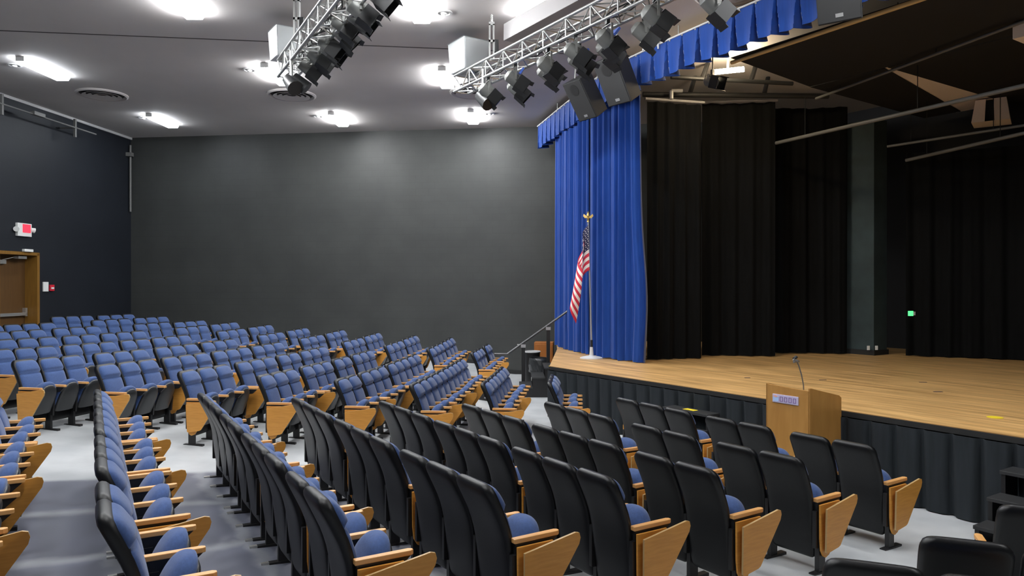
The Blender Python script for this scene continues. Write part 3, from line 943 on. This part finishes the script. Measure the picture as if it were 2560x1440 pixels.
# exposed pipes under the tan ceiling at the left of the stage
for p, q, r, lab in (((3.35, 15.6, 7.0), (6.1, 16.1, 7.0), 0.045, 'dark pipe under the tan ceiling, upper of two'),
                     ((2.95, 16.7, 6.92), (7.2, 16.85, 6.92), 0.06, 'dark pipe above the black side drapes, lower of two')):
    t = thing('overhead_pipe', lab, 'pipe', p)
    MB().tube((0, 0, 0), Vector(q) - Vector(p), r, 10).obj('pipe', M['can_black'], t, smooth=True)
    for f in (0.25, 0.65):
        c = (Vector(q) - Vector(p)) * f
        MB().tube(c, c + Vector((0.2, 0.3, CEIL - p[2])), 0.05, 8).obj('brace', M['can_black'], t)
lk = thing('drape_track', 'grey curtain track above the two black side drapes', 'track', (2.95, 16.4, 6.75))
MB().tube((0, 0, 0), (1.4, 0.35, 0), 0.03, 8).tube((1.5, 0.95, 0.15), (3.2, 0.75, 0.15), 0.03, 8).obj('rail', M['grey_metal'], lk)
MB().tube((0.6, 0.1, 0.02), (0.6, 0.1, 0.2), 0.05, 8).tube((0.6, .1, .2), (.85, .1, .2), .04, 8).obj('carrier', M['steel'], lk)

# ------------------------------------------------------------------ speakers at the valance
def speaker(x, y, z, rot, tilt, label, s=1.0):
    t = thing('loudspeaker', label, 'speaker', (x, y, z), rot)
    t.rotation_euler = (0, tilt, rot)
    t.scale = (s * CAM_SCALE[0],) * 3
    # +x is the front of the box
    out = [(0.22, -0.29), (0.22, 0.29), (-0.22, 0.19), (-0.22, -0.19)]
    b = MB().prism(out, 'z', -0.43, 0.43)
    b.obj('cabinet', M['speaker'], t, bevel=0.015)
    MB().box(0.221, 0.232, -0.27, 0.27, -0.41, 0.41).obj('grille', M['speaker'], t)
    MB().tube((0.232, 0.0, 0.24), (0.236, 0.0, 0.24), 0.12, 20).obj('horn', M['speaker_dark'], t)
    MB().box(0.232, 0.24, -0.05, 0.05, -0.36, -0.31).obj('badge', M['steel'], t)
    MB().tube((0, -0.1, 0.43), (-0.25, -0.1, 0.75), 0.015, 8).tube((0, 0.1, 0.43), (-0.25, 0.1, 0.75), 0.015, 8).obj('hanging_rod', M['steel'], t)
    return t
speaker(1.56, 15.5, 6.57, math.radians(214), math.radians(33), 'black loudspeaker on the left of the pair at the valance')
speaker(2.06, 14.25, 6.60, math.radians(218), math.radians(30), 'black loudspeaker on the right of the pair at the valance', 1.04)
speaker(4.55, 10.25, 6.72, math.radians(235), math.radians(22), 'black loudspeaker cut by the top edge at the valance end')

# ------------------------------------------------------------------ flag on its stand
fx, fy = 1.80, 16.75
fg = thing('flag_stand', 'silver flagpole with gilt eagle and round base on the stage', 'flagpole', (fx, fy, STAGE_Z))
MB().lathe([(0.0, 0.0), (0.26, 0.0), (0.26, 0.02), (0.20, 0.04), (0.05, 0.07), (0.035, 0.26), (0.0, 0.26)], n=28).obj('base', M['white_metal'], fg, smooth=True)
MB().tube((0, 0, 0.2), (0, 0, 0.42), 0.03, 12).obj('sleeve', M['can_black'], fg, smooth=True)
MB().tube((0, 0, 0.4), (-0.075, 0, 3.10), 0.022, 12, 0.018).obj('pole', M['steel'], fg, smooth=True)
ea = MB().lathe([(0.0, 3.08), (0.03, 3.09), (0.02, 3.14), (0.035, 3.17), (0.0, 3.2)], (-0.078, 0, 0), 12)
ea.lathe([(0, 3.17), (0.03, 3.19), (0.035, 3.24), (0.018, 3.28), (0.022, 3.31), (0, 3.33)], (-0.078, 0, 0), 12)
for s in (-1, 1):
    ea.add([(-0.078, 0.02, 3.19), (-0.078 + s * 0.10, 0.0, 3.27), (-0.078 + s * 0.115, 0.0, 3.22), (-0.078 + s * .07, 0.01, 3.17), (-0.078, -0.02, 3.19), (-0.078 + s * 0.10, -0.03, 3.27), (-0.078 + s * 0.115, -0.03, 3.22), (-0.078 + s * .07, -0.03, 3.17)],
           [(0, 1, 2, 3), (7, 6, 5, 4), (0, 4, 5, 1), (1, 5, 6, 2), (2, 6, 7, 3)])
ea.obj('eagle', M['gold'], fg, smooth=True)
# the flag: 13 stripes, starred canton, hanging limp down the pole
nu, nv = 60, 39
rows, LF, HF = [], 1.55, 1.02
zt = 3.02
for j in range(nv + 1):
    v = j / nv
    row = []
    hz = zt - v * HF
    for i in range(nu + 1):
        u = i / nu
        l = u * LF
        px = -0.075 * (hz - 0.4) / 2.7 - 0.02
        fold = math.sin(u * 11 + v * 2.5) * 0.075 * min(1, u * 4)
        drop = l * (0.66 + 0.12 * v) * (0.35 + 0.65 * min(1, u * 2.2))
        wsp = (0.30 * math.sin(min(u, 1.0) * 2.3) + 0.14 * v * u) * (0.62 + 0.38 * v)
        x = px - wsp - 0.055 * math.sin(u * 9.5 + 1.2 * v) * min(1, u * 3) + 0.02
        x = min(x, px + 0.015)
        y = -0.05 + fold - 0.04 * u
        row.append((x, y, hz - drop))
    rows.append(row)
fb = MB().grid(rows)
k = 0
fb.mi = []
for j in range(nv):
    for i in range(nu):
        stripe = j // 3
        mi = 0 if stripe % 2 == 0 else 1
        if stripe < 7 and i < 24:
            mi = 2
            cu, cv = i / 24 * 11, (j / 21) * 9
            iu, iv = int(cu), int(cv)
            if 1 <= j < 20 and (i % 4 in (1, 2)) and (j % 2 == 1) and ((i // 2 + j // 2) % 2 == 0):
                mi = 1
        fb.mi.append(mi)
fl_ = fb.obj('flag_cloth', [M['flag_red'], M['flag_white'], M['flag_blue']], fg, recalc=False, smooth=True)
so = fl_.modifiers.new('cloth thickness', 'SOLIDIFY')
so.thickness = 0.004

# ------------------------------------------------------------------ handrail, stairs and clutter beside the stage
hr = thing('handrail', 'black stair rail with sloping grey top rail left of the stage', 'railing', (0, 19.0, FZ))
MB().tube((-0.12, 0, 0.93), (1.48, 0, 2.07), 0.028, 10).tube((-0.12, 0, 0.93), (-0.45, 0, 0.93), 0.028, 10).obj('top_rail', M['rail_grey'], hr, smooth=True)
for x, z0, z1 in ((0.29, 0.0, 1.2), (0.93, 0.0, 1.65)):
    MB().box(x - .045, x + .045, -.045, .045, z0, z1).obj('post', M['black_metal'], hr, bevel=0.006)
    MB().box(x - .06, x + .06, -.05, .05, z1 - .10, z1 - .02).obj('bracket', M['grey_metal'], hr)
def stairs(name, label, loc, rot, width, n, tread, rise, tape=False):
    t = thing(name, label, 'stairs', loc, rot)
    # local y climbs away from the audience, x across
    for k in range(n):
        y0 = -(n - k) * tread
        z = rise * (k + 1)
        MB().box(-width / 2, width / 2, y0 - 0.02, y0 + tread, z - 0.04, z).obj('tread', M['tread'], t, bevel=0.006)
    side = [(-n * tread, 0)]
    for k in range(n):
        side += [(-(n - k) * tread, rise * (k + 1) - 0.04), (-(n - k - 1) * tread, rise * (k + 1) - 0.04)]
    side += [(0, 0)]
    for s in (-1, 1):
        MB().prism(side, 'x', s * (width / 2 - .03) - .02, s * (width / 2 - .03) + .02).obj('side_panel', M['black_metal'], t)
    if tape:
        MB().box(-width * .12, width * .12, -tread * .75, -tread * .35, rise * n + .001, rise * n + .004).obj('yellow_label', M['yellow'], t)
    return t
M['tread'] = mat('black rubber tread', (0.022, 0.023, 0.024), 0.45, bump=0.1, bscale=200)
p = S(4.02, -0.06)
stairs('step_unit', 'black step unit with a yellow label against the stage front', (p.x, p.y, FZ), ANG_E, 0.95, 3, 0.27, 0.24, True)
p = S(9.0, -0.06)
stairs('step_unit', 'black step unit cut by the right edge of the picture', (p.x, p.y, FZ), ANG_E, 0.95, 3, 0.29, 0.24)
sl = stairs('side_stairs', 'dark side stairs rising to the stage beside the rail', (1.1, 18.35, FZ), -math.pi / 2, 1.15, 3, 0.30, 0.24)
MB().box(0.25, 0.45, -0.20, -0.08, 0.721, 0.725).obj('yellow_label', M['yellow'], sl)
MB().box(0.15, 0.27, -0.626, -0.621, 0.36, 0.44).obj('white_sticker', M['white_plastic'], sl)
def bin_(name, label, x, y, r0, r1, h, liner):
    t = thing(name, label, 'bin', (x, y, FZ))
    MB().lathe([(0, 0), (r0, 0), (r1, h), (r1 - .015, h), (r0 - .015, 0.02), (0, .02)], n=24).obj('bin_body', M['bin_black'], t, smooth=True)
    if liner:
        rnd = random.Random(5)
        pr = []
        b = MB()
        n = 28
        rows = []
        for j, (dr, z) in enumerate(((0.0, h - .1), (0.012, h + .012), (0.03, h - .04), (0.035, h - .16), (0.03, h - .30), (0.028, h - .36))):
            rows.append([((r1 + dr + rnd.uniform(-.012, .014) * (j > 1)) * math.cos(6.2832 * i / n), (r1 + dr + rnd.uniform(-.012, .014) * (j > 1)) * math.sin(6.2832 * i / n), z + rnd.uniform(-.02, .02) * (j > 2)) for i in range(n + 1)])
            rows[-1][-1] = rows[-1][0]
        b.grid(rows).obj('bin_liner', M['liner'], t, recalc=False)
    else:
        MB().lathe([(r1 + .005, h - .02), (r1 + .02, h), (r1 + .005, h + .02), (r1 - .03, h + .015), (r1 - .03, h - .02)], n=24).obj('rim', M['white_metal'], t, smooth=True)
bin_('trash_can', 'tall black round bin with a pale rim, next to the side wall', 0.56, 20.75, 0.20, 0.23, 0.84, False)
bin_('trash_can', 'black bin with a clear plastic liner folded over, behind the rail', 0.72, 19.9, 0.18, 0.24, 0.74, True)
cb = thing('wooden_cabinet', 'small orange brown wooden cabinet in the corner behind the bins', 'cabinet', (0.93, 21.45, FZ), -0.12)
MB().box(-0.27, 0.27, -0.22, 0.22, 0, 1.06).obj('carcass', M['cabinet'], cb, bevel=0.008)
MB().box(-0.24, 0.24, -0.235, -0.22, 0.06, 1.0).obj('door', M['cabinet'], cb, bevel=0.004)

# ------------------------------------------------------------------ lectern with gooseneck microphone
lc = thing('lectern', 'honey wood lectern with a pale plaque in front of the stage', 'lectern', (3.40, 9.90, FZ), ANG_E)
# local x along the front (0..0.66), y to the back
MB().prism([(0, 0.0), (0.66, 0.0), (0.66, 1.345), (0.0, 1.375)], 'y', 0.0, 0.03).obj('front_panel', M['lectern'], lc, bevel=0.004)
sidep = [(0.0, 0.0), (0.68, 0.0), (0.68, 1.21), (0.63, 1.245), (0.03, 1.38), (0.0, 1.38)]
for x in (0.0, 0.635):
    MB().prism(sidep, 'x', x, x + 0.027).obj('side_panel', M['lectern'], lc, bevel=0.004)
MB().prism([(0.03, 1.28), (0.62, 1.12), (0.62, 1.10), (0.03, 1.26)], 'x', 0.03, 0.63).obj('reading_top', M['lectern'], lc)
MB().box(0.03, 0.63, 0.05, 0.6, 0.5, 0.53).obj('shelf', M['lectern'], lc)
pq = link('plaque', MB().box(0.11, 0.50, -0.012, 0.0, 1.145, 1.255).mesh('plaque', M['lavender'], bevel=0.004), lc)
hexa = [(0.12, 1.165), (0.165, 1.16), (0.205, 1.165), (0.205, 1.225), (0.165, 1.24), (0.12, 1.225)]
MB().prism(hexa, 'y', -0.016, -0.012).obj('cube_mark', M['sky_print'], pq)
MB().prism([(0.12, 1.226), (0.165, 1.241), (0.205, 1.226), (0.165, 1.213)], 'y', -0.018, -0.0155).obj('cube_top_mark', M['coral_print'], pq)
for k in range(4):
    x = 0.225 + 0.066 * k
    b = MB()
    for (a, c, d, e) in ((0, .045, 1.165, 1.173), (0, .045, 1.222, 1.230), (0, .009, 1.165, 1.23), (.036, .045, 1.165, 1.23)):
        b.box(x + a, x + c, -0.015, -0.012, d, e)
    b.obj('letter_mark', M['plum'], pq)
gm = thing('gooseneck_microphone', 'thin pewter gooseneck microphone rising from the lectern', 'microphone', (*(Vector((3.40, 9.90, 0)) + E * .42 + Nn * .22).xy, 1.235 + FZ))
MB().lathe([(0, 0), (0.04, 0), (0.035, 0.02), (0.0, 0.025)], n=14).obj('mount', M['mic'], gm)
MB().path([(0, 0, 0), (-0.005, 0, 0.15), (-0.03, 0, 0.28), (-0.065, 0.0, 0.40), (-0.095, 0.0, 0.47)], 0.009, 8).obj('gooseneck', M['mic'], gm, smooth=True)
MB().tube((-0.09, 0, 0.46), (-0.135, 0, 0.49), 0.02, 12).tube((-0.06, 0.02, 0.455), (-0.14, -0.02, 0.455), 0.016, 10).obj('mic_head', M['mic'], gm, smooth=True)
MB().tube((-0.13, 0, 0.49), (-0.09, 0.02, 0.515), 0.022, 12).obj('windscreen', M['can_black'], gm, smooth=True)

# tape marks on the stage floor
def mark(x, y, w, d, m_, lab):
    tag(MB().box(-w / 2, w / 2, -d / 2, d / 2, 0, 0.003).obj('tape_mark', M[m_], None, (x, y, STAGE_Z + 0.001), (0, 0, ANG_E + 0.9)), lab, 'tape')
b = MB().lathe([(0.0, 0.0), (0.09, 0.0), (0.09, 0.004), (0.0, 0.004)], n=20)
tag(b.obj('tape_spot', M['yellow'], None, (6.02, 9.22, STAGE_Z + 0.001)), 'round yellow tape spot near the right stage front', 'tape')
mark(6.6, 11.46, 0.13, 0.05, 'tape_dark', 'short dark blue tape mark right of the lectern on the stage')
mark(4.2, 13.2, 0.10, 0.05, 'tape_dark', 'short dark tape mark left of the lectern on the stage')
mark(5.42, 12.9, 0.12, 0.04, 'tape_dark', 'short dark tape mark above the lectern microphone')
mark(7.0, 12.6, 0.12, 0.04, 'tape_dark', 'short dark tape mark farther right, mid stage')
mark(7.75, 15.45, 0.22, 0.06, 'oak_edge', 'pale worn tape strip far back in the middle of the stage')
mark(9.6, 14.9, 0.22, 0.06, 'oak_edge', 'pale worn tape strip at the back right of the stage')
p = S(8.3, -0.16)
b = MB()
b.path([(0.08 * math.cos(a * .4), 0.08 * math.sin(a * .4), 0.01) for a in range(17)], 0.012, 6)
tag(b.obj('cable_loop', M['yellow'], None, (p.x, p.y, FZ)), 'small yellow cable loop on the floor by the stage skirt', 'cable')

SEATS = [      # block, row, x, y, heading, seats, spacing (metres); most places back-projected from image pixels
    ('near', 'a', 1.650, 9.800, -1.0332, 3, 0.468),
    ('near', 'a', 2.486, 8.431, -1.0044, 2, 0.468),
    ('near', 'a', 3.103, 7.486, -0.9819, 2, 0.468),
    ('near', 'b', 0.660, 9.137, -1.0495, 3, 0.468),
    ('near', 'b', 1.514, 7.709, -1.0053, 2, 0.468),
    ('near', 'b', 2.143, 6.752, -0.9725, 2, 0.468),
    ('near', 'c', -0.332, 8.641, -1.0078, 3, 0.453),
    ('near', 'c', 0.459, 7.397, -0.9976, 3, 0.453),
    ('near', 'c', 1.285, 6.125, -0.9889, 2, 0.453),
    ('near', 'd', -1.290, 8.545, -1.0055, 3, 0.449),
    ('near', 'd', -0.528, 7.341, -1.0082, 3, 0.449),
    ('near', 'd', 0.253, 6.100, -1.0110, 3, 0.449),
    ('near', 'e', -2.243, 8.336, -1.0294, 3, 0.468),
    ('near', 'e', -1.442, 7.018, -1.0155, 3, 0.468),
    ('near', 'e', -0.613, 5.695, -1.0017, 3, 0.468),
    ('near', 'f', -3.268, 8.234, -1.0395, 3, 0.438),
    ('near', 'f', -2.508, 6.939, -1.0395, 2, 0.438),
    ('near', 'f', -1.969, 6.021, -1.0395, 3, 0.438),
    ('near', 'f', -1.208, 4.727, -1.0395, 2, 0.438),
    ('near', 'g', -4.298, 8.009, -1.0551, 3, 0.434),
    ('near', 'g', -3.627, 6.825, -1.0544, 3, 0.434),
    ('near', 'g', -2.923, 5.586, -1.0536, 3, 0.434),
    ('near', 'g', -2.137, 4.205, -1.0528, 2, 0.434),
    ('far', 'a', 0.825, 12.240, -1.6617, 3, 0.422),
    ('far', 'b', -0.160, 11.790, -1.6736, 3, 0.423),
    ('far', 'b', -0.025, 13.097, -1.6736, 3, 0.423),
    ('far', 'c', -1.173, 10.802, -1.6801, 2, 0.411),
    ('far', 'c', -1.041, 12.032, -1.6772, 3, 0.411),
    ('far', 'c', -0.911, 13.287, -1.6736, 3, 0.411),
    ('far', 'c', -0.827, 14.127, -1.6707, 2, 0.411),
    ('wall', 'c', -0.583, 16.683, -1.6641, 3, 0.451),
    ('wall', 'c', -0.455, 18.091, -1.6595, 2, 0.451),
    ('far', 'd', -2.214, 10.852, -1.6994, 2, 0.422),
    ('far', 'd', -2.041, 12.241, -1.6946, 3, 0.422),
    ('far', 'd', -1.874, 13.639, -1.6888, 3, 0.422),
    ('far', 'd', -1.774, 14.522, -1.6843, 2, 0.422),
    ('wall', 'd', -1.522, 16.862, -1.6757, 3, 0.451),
    ('wall', 'd', -1.380, 18.291, -1.6698, 3, 0.451),
    ('far', 'e', -3.189, 11.045, -1.7058, 3, 0.393),
    ('far', 'e', -3.007, 12.417, -1.7023, 3, 0.393),
    ('far', 'e', -2.886, 13.360, -1.6994, 2, 0.393),
    ('far', 'e', -2.718, 14.682, -1.6965, 3, 0.393),
    ('wall', 'e', -2.445, 16.915, -1.6910, 3, 0.437),
    ('wall', 'e', -2.282, 18.310, -1.6874, 3, 0.437),
    ('far', 'f', -4.201, 11.019, -1.7258, 3, 0.423),
    ('far', 'f', -3.985, 12.470, -1.7177, 3, 0.423),
    ('far', 'f', -3.850, 13.426, -1.7111, 2, 0.423),
    ('far', 'f', -3.669, 14.759, -1.7048, 3, 0.423),
    ('wall', 'f', -3.386, 17.025, -1.6921, 3, 0.434),
    ('wall', 'f', -3.226, 18.429, -1.6842, 3, 0.434),
    ('far', 'g', -5.335, 11.051, -1.7642, 3, 0.412),
    ('far', 'g', -5.086, 12.400, -1.7528, 3, 0.412),
    ('far', 'g', -4.858, 13.720, -1.7416, 3, 0.412),
    ('far', 'g', -4.647, 15.023, -1.7305, 3, 0.412),
    ('wall', 'g', -4.338, 17.131, -1.7127, 3, 0.427),
    ('wall', 'g', -4.150, 18.565, -1.7004, 3, 0.427),
    ('far', 'h', -6.382, 10.909, -1.7826, 3, 0.402),
    ('far', 'h', -6.097, 12.315, -1.7693, 3, 0.402),
    ('far', 'h', -5.837, 13.695, -1.7561, 3, 0.402),
    ('far', 'h', -5.606, 15.014, -1.7435, 3, 0.402),
    ('wall', 'h', -5.270, 17.139, -1.7230, 3, 0.397),
    ('wall', 'h', -5.075, 18.520, -1.7096, 3, 0.397),
    ('far', 'i', -7.335, 11.813, -1.8120, 3, 0.391),
    ('far', 'i', -7.044, 13.071, -1.7968, 3, 0.391),
    ('far', 'i', -6.856, 13.950, -1.7815, 2, 0.391),
    ('far', 'i', -6.613, 15.165, -1.7668, 3, 0.391),
    ('wall', 'i', -6.236, 17.336, -1.7354, 3, 0.398),
    ('wall', 'i', -6.038, 18.684, -1.7156, 3, 0.398),
    ('far', 'j', -8.157, 13.162, -1.8255, 3, 0.410),
    ('far', 'j', -7.934, 14.062, -1.8137, 2, 0.410),
    ('far', 'j', -7.636, 15.336, -1.7994, 3, 0.410),
    ('wall', 'j', -7.191, 17.458, -1.7708, 3, 0.399),
    ('wall', 'j', -6.950, 18.757, -1.7533, 3, 0.399),
    ('far', 'k', -9.073, 14.300, -1.7406, 3, 0.411),
    ('far', 'k', -8.769, 15.653, -1.7971, 3, 0.411),
    ('wall', 'k', -8.163, 17.605, -1.8300, 3, 0.391),
    ('wall', 'k', -7.751, 18.671, -1.8300, 3, 0.391),
    ('far', 'l', -9.794, 15.762, -1.8229, 4, 0.412),
    ('wall', 'l', -9.253, 17.858, -1.8400, 3, 0.391),
    ('wall', 'l', -8.928, 19.119, -1.8400, 3, 0.391),
    ('wall', 'm', -10.303, 18.082, -1.8800, 3, 0.391),
    ('wall', 'm', -9.844, 19.184, -1.8800, 3, 0.391),
    ('near', 'h', -5.156, 7.522, -1.0551, 3, 0.434),
    ('near', 'h', -4.485, 6.338, -1.0544, 3, 0.434),
    ('near', 'h', -3.780, 5.098, -1.0536, 3, 0.434),
    ('near', 'h', -2.994, 3.717, -1.0528, 2, 0.434),
    ('corner', 'a', 3.368, 4.802, -0.3787, 2, 0.468),
    ('corner', 'b', 2.441, 4.023, -0.3787, 2, 0.468),
    ('corner', 'c', 1.724, 3.548, -0.3787, 2, 0.468),
]

CAM_SCALE[:] = [1.0, 0.0]

# ------------------------------------------------------------------ auditorium seats
# local axes: x along the row (sitter's right), y the way the seat faces, origin on the floor under the hinge
def lerp_path(zs, vals, z):
    return interp(zs, vals, z)
TOP = 0.985
BZS = [0.11, 0.22, 0.34, 0.46, 0.56, 0.64, 0.72, 0.81, 0.90, 0.985]
BYS = [0.040, 0.022, 0.006, -0.006, -0.018, -0.034, -0.060, -0.098, -0.140, -0.182]
def back_station(z, w, tf, tr, dy=0.0):
    y = lerp_path(BZS, BYS, z) + dy
    y2, y1 = lerp_path(BZS, BYS, min(z + .03, TOP)), lerp_path(BZS, BYS, max(z - .03, .2))
    d = Vector((0, y2 - y1, .06)).normalized()
    return (y, z, d.z, -d.y, w, tf, tr)
def back_shell():
    st = []
    for i in range(23):
        f = i / 22
        z = 0.11 + 0.875 * (0.5 - 0.5 * math.cos(math.pi * f))
        w = 0.208 + 0.014 * smoothstep(0.2, 0.65, z)
        r = 0.085
        if z > TOP - r:
            w -= r - math.sqrt(max(0, r * r - (z - TOP + r) ** 2))
        if z < 0.11 + 0.05:
            w -= 0.05 - math.sqrt(max(0, 0.05 ** 2 - (0.16 - z) ** 2))
        e = min(1.0, math.sqrt(max(0, 1 - max(0, (z - 0.94) / 0.045) ** 2))) * min(1.0, math.sqrt(max(0, 1 - max(0, (0.145 - z) / 0.035) ** 2)))
        st.append(back_station(z, w, 0.040 * e, (0.032 + 0.012 * smoothstep(.5, .92, z)) * e))
    return pillow(st, 13, 4.5).mesh('back_shell', M['shell'], smooth=True, weld=0.0005, angle=2.0)
def back_cushion():
    st = []
    for i in range(33):
        f = i / 32
        z = 0.40 + 0.562 * (0.5 - 0.5 * math.cos(math.pi * f))
        w = 0.192 + 0.012 * smoothstep(0.4, 0.65, z)
        r = 0.075
        if z > 0.962 - r:
            w -= r - math.sqrt(max(0, r * r - (z - 0.962 + r) ** 2))
        e = min(1.0, math.sqrt(max(0, 1 - max(0, (z - 0.904) / 0.058) ** 2))) * min(1.0, math.sqrt(max(0, 1 - max(0, (0.44 - z) / 0.04) ** 2)))
        seam = 1 - 0.45 * math.exp(-((z - 0.785) / 0.012) ** 2)
        t = (0.050 + 0.026 * smoothstep(0.785, 0.815, z) * (1 - 0.7 * smoothstep(0.83, 0.95, z))) * seam
        st.append(back_station(z, w, t * e, 0.0, 0.012))
    return pillow(st, 13, 3.6).mesh('back_cushion', M['fabric'], smooth=True, weld=0.0005, angle=2.0)
TIP = math.radians(67)
def seat_station(v, w, tf, tr, off=0.0):
    c, s = math.cos(TIP), math.sin(TIP)
    return (0.085 + v * c + off * s, 0.30 + v * s - off * c, -s, c, w, tf, tr)
def seat_outline(v, L, W):
    k = max(0.0, (v - 0.16) / (L - 0.16))
    return W * max(0.0, 1 - k ** 2.3) ** (1 / 2.3)
def seat_cushion():
    st = []
    L = 0.415
    for i in range(20):
        v = L * math.sin(math.pi / 2 * i / 19)
        w = seat_outline(v, L, 0.206)
        e = math.sqrt(max(0, 1 - (v / L) ** 6)) * min(1, 0.5 + v / 0.08)
        st.append(seat_station(v, w, 0.105 * e, 0.040 * e))
    return pillow(st, 13, 3.0).mesh('seat_cushion', M['fabric'], smooth=True, weld=0.0005, angle=2.0)
def seat_pan():
    st = []
    L = 0.385
    for i in range(16):
        v = -0.03 + (L + 0.03) * math.sin(math.pi / 2 * i / 15)
        w = seat_outline(v, L, 0.192)
        e = math.sqrt(max(0, 1 - max(0, v / L) ** 6))
        st.append(seat_station(v, w, 0.0, 0.052 * e, 0.020))
    return pillow(st, 11, 3.4).mesh('seat_pan', M['pan'], smooth=True, weld=0.0005, angle=2.0)
ARM_X = 0.235
def arm_mesh():
    out = [(-0.015, -.025), (0.32, -.025), (0.34, -.012), (0.34, .012), (0.32, .025), (-0.015, .025)]
    b = MB()
    pts = [(x, y) for y, x in out]
    b.prism(pts, 'z', 0.602, 0.632)
    return b.mesh('armrest', M['arm'], bevel=0.005)
def arm_bracket():
    return MB().prism([(-0.005, 0.602), (0.325, 0.602), (0.25, 0.535), (0.06, 0.515), (0.0, 0.53)], 'x', -0.016, 0.016).mesh('arm_bracket', M['black_metal'])
def standard_mesh():
    b = MB().box(-0.021, 0.021, 0.01, 0.10, 0.0, 0.54)
    b.box(-0.030, 0.030, -0.06, 0.22, -0.03, 0.018)
    b.prism([(-0.03, 0.22), (0.13, 0.2), (0.15, 0.40), (0.12, 0.53), (-0.03, 0.53)], 'x', -0.017, 0.017)
    return b.mesh('standard', M['black_metal'], bevel=0.003)
def bolt_mesh():
    return MB().box(-0.02, 0.02, -0.12, -0.06, 0.0, 0.022).mesh('floor_bolt', M['steel'])
def end_panel():
    o = [(-0.005, 0.585), (0.27, 0.585), (0.29, 0.56), (0.15, 0.20), (0.12, 0.155), (0.07, 0.135), (0.04, 0.15), (0.01, 0.20), (-0.002, 0.30)]
    return MB().prism(o, 'x', 0.028, 0.046).mesh('end_panel', M['oak'], bevel=0.003)
def tablet_mesh():
    o = [(0.015, 0.560), (0.415, 0.626), (0.445, 0.618), (0.455, 0.585), (0.445, 0.545), (0.225, 0.225), (0.20, 0.212), (0.040, 0.188), (0.025, 0.20)]
    b = MB().prism(o, 'x', 0.056, 0.073, 0, 1)
    return b.mesh('writing_tablet', [M['oak'], M['oak_edge']])
ME = {k: f() for k, f in (('back_shell', back_shell), ('back_cushion', back_cushion), ('seat_cushion', seat_cushion), ('seat_pan', seat_pan),
                          ('armrest', arm_mesh), ('arm_bracket', arm_bracket), ('standard', standard_mesh), ('floor_bolt', bolt_mesh), ('end_panel', end_panel), ('writing_tablet', tablet_mesh))}
ROWORD = dict(zip('abcdefghijklm', ['front', 'second', 'third', 'fourth', 'fifth', 'sixth', 'seventh', 'eighth', 'ninth', 'tenth', 'eleventh', 'twelfth', 'thirteenth']))
def seat(x, y, ang, sx, label, group, left_arm, right_end, left_end, near=False):
    t = thing('auditorium_seat', label, 'seat', (x, y, floor_z(x, y)), ang, group)
    t.scale = (sx, 1, 1)
    link('back_shell', ME['back_shell'], t)
    link('back_cushion', ME['back_cushion'], t)
    tilt = (random.uniform(-0.03, 0.03), 0, 0)
    c = link('seat_cushion', ME['seat_cushion'], t, (0, 0, 0), tilt)
    link('seat_pan', ME['seat_pan'], t, (0, 0, 0), tilt)
    for s in ((1,) if not left_arm else (1, -1)):
        a = link('armrest', ME['armrest'], t, (s * ARM_X, 0, 0))
        link('arm_bracket', ME['arm_bracket'], a)
        sd = link('standard', ME['standard'], t, (s * ARM_X, 0, 0))
        if near:
            link('floor_bolt', ME['floor_bolt'], sd)
    if right_end:
        link('end_panel', ME['end_panel'], t, (ARM_X, 0, 0))
        link('writing_tablet', ME['writing_tablet'], t, (ARM_X, 0, 0), (0, 0.04, 0))
    if left_end:
        link('end_panel', ME['end_panel'], t, (-ARM_X - 0.072, 0, 0))
    return t
BLOCK = {
    'near': ('dark-backed seat, %s from the far end of the %s row, centre block', 'dark-backed seats of the centre block'),
    'far': ('blue seat, %s from the far end of the %s row, middle blue block', 'blue seats of the middle block'),
    'wall': ('blue seat, %s from the side wall in the %s row, wall block', 'blue seats of the block along the side wall'),
    'corner': ('dark-backed seat, %s in the %s row of the block at bottom right', 'dark-backed seats at the bottom right'),
}
NTH = ORD
rows_ = {}
for q in SEATS:
    rows_.setdefault((q[0], q[1]), []).append(q)
for (blk, row), mods in rows_.items():
    # order the modules from the far (sitter's left) end
    a0 = mods[0][4]
    rx, ry = math.cos(a0), math.sin(a0)
    mods = sorted(mods, key=lambda q: q[2] * rx + q[3] * ry)
    k = 0
    lab, grp = BLOCK[blk]
    for mi_, (_, _, x, y, ang, n, step) in enumerate(mods):
        for i in range(n):
            sx_, sy_ = x + math.cos(ang) * step * i, y + math.sin(ang) * step * i
            seat(sx_, sy_, ang, step / 0.47, lab % (NTH[k], ROWORD[row]), grp, i == 0, i == n - 1, mi_ == 0 and i == 0, blk == 'near' and row in 'efg')
            k += 1
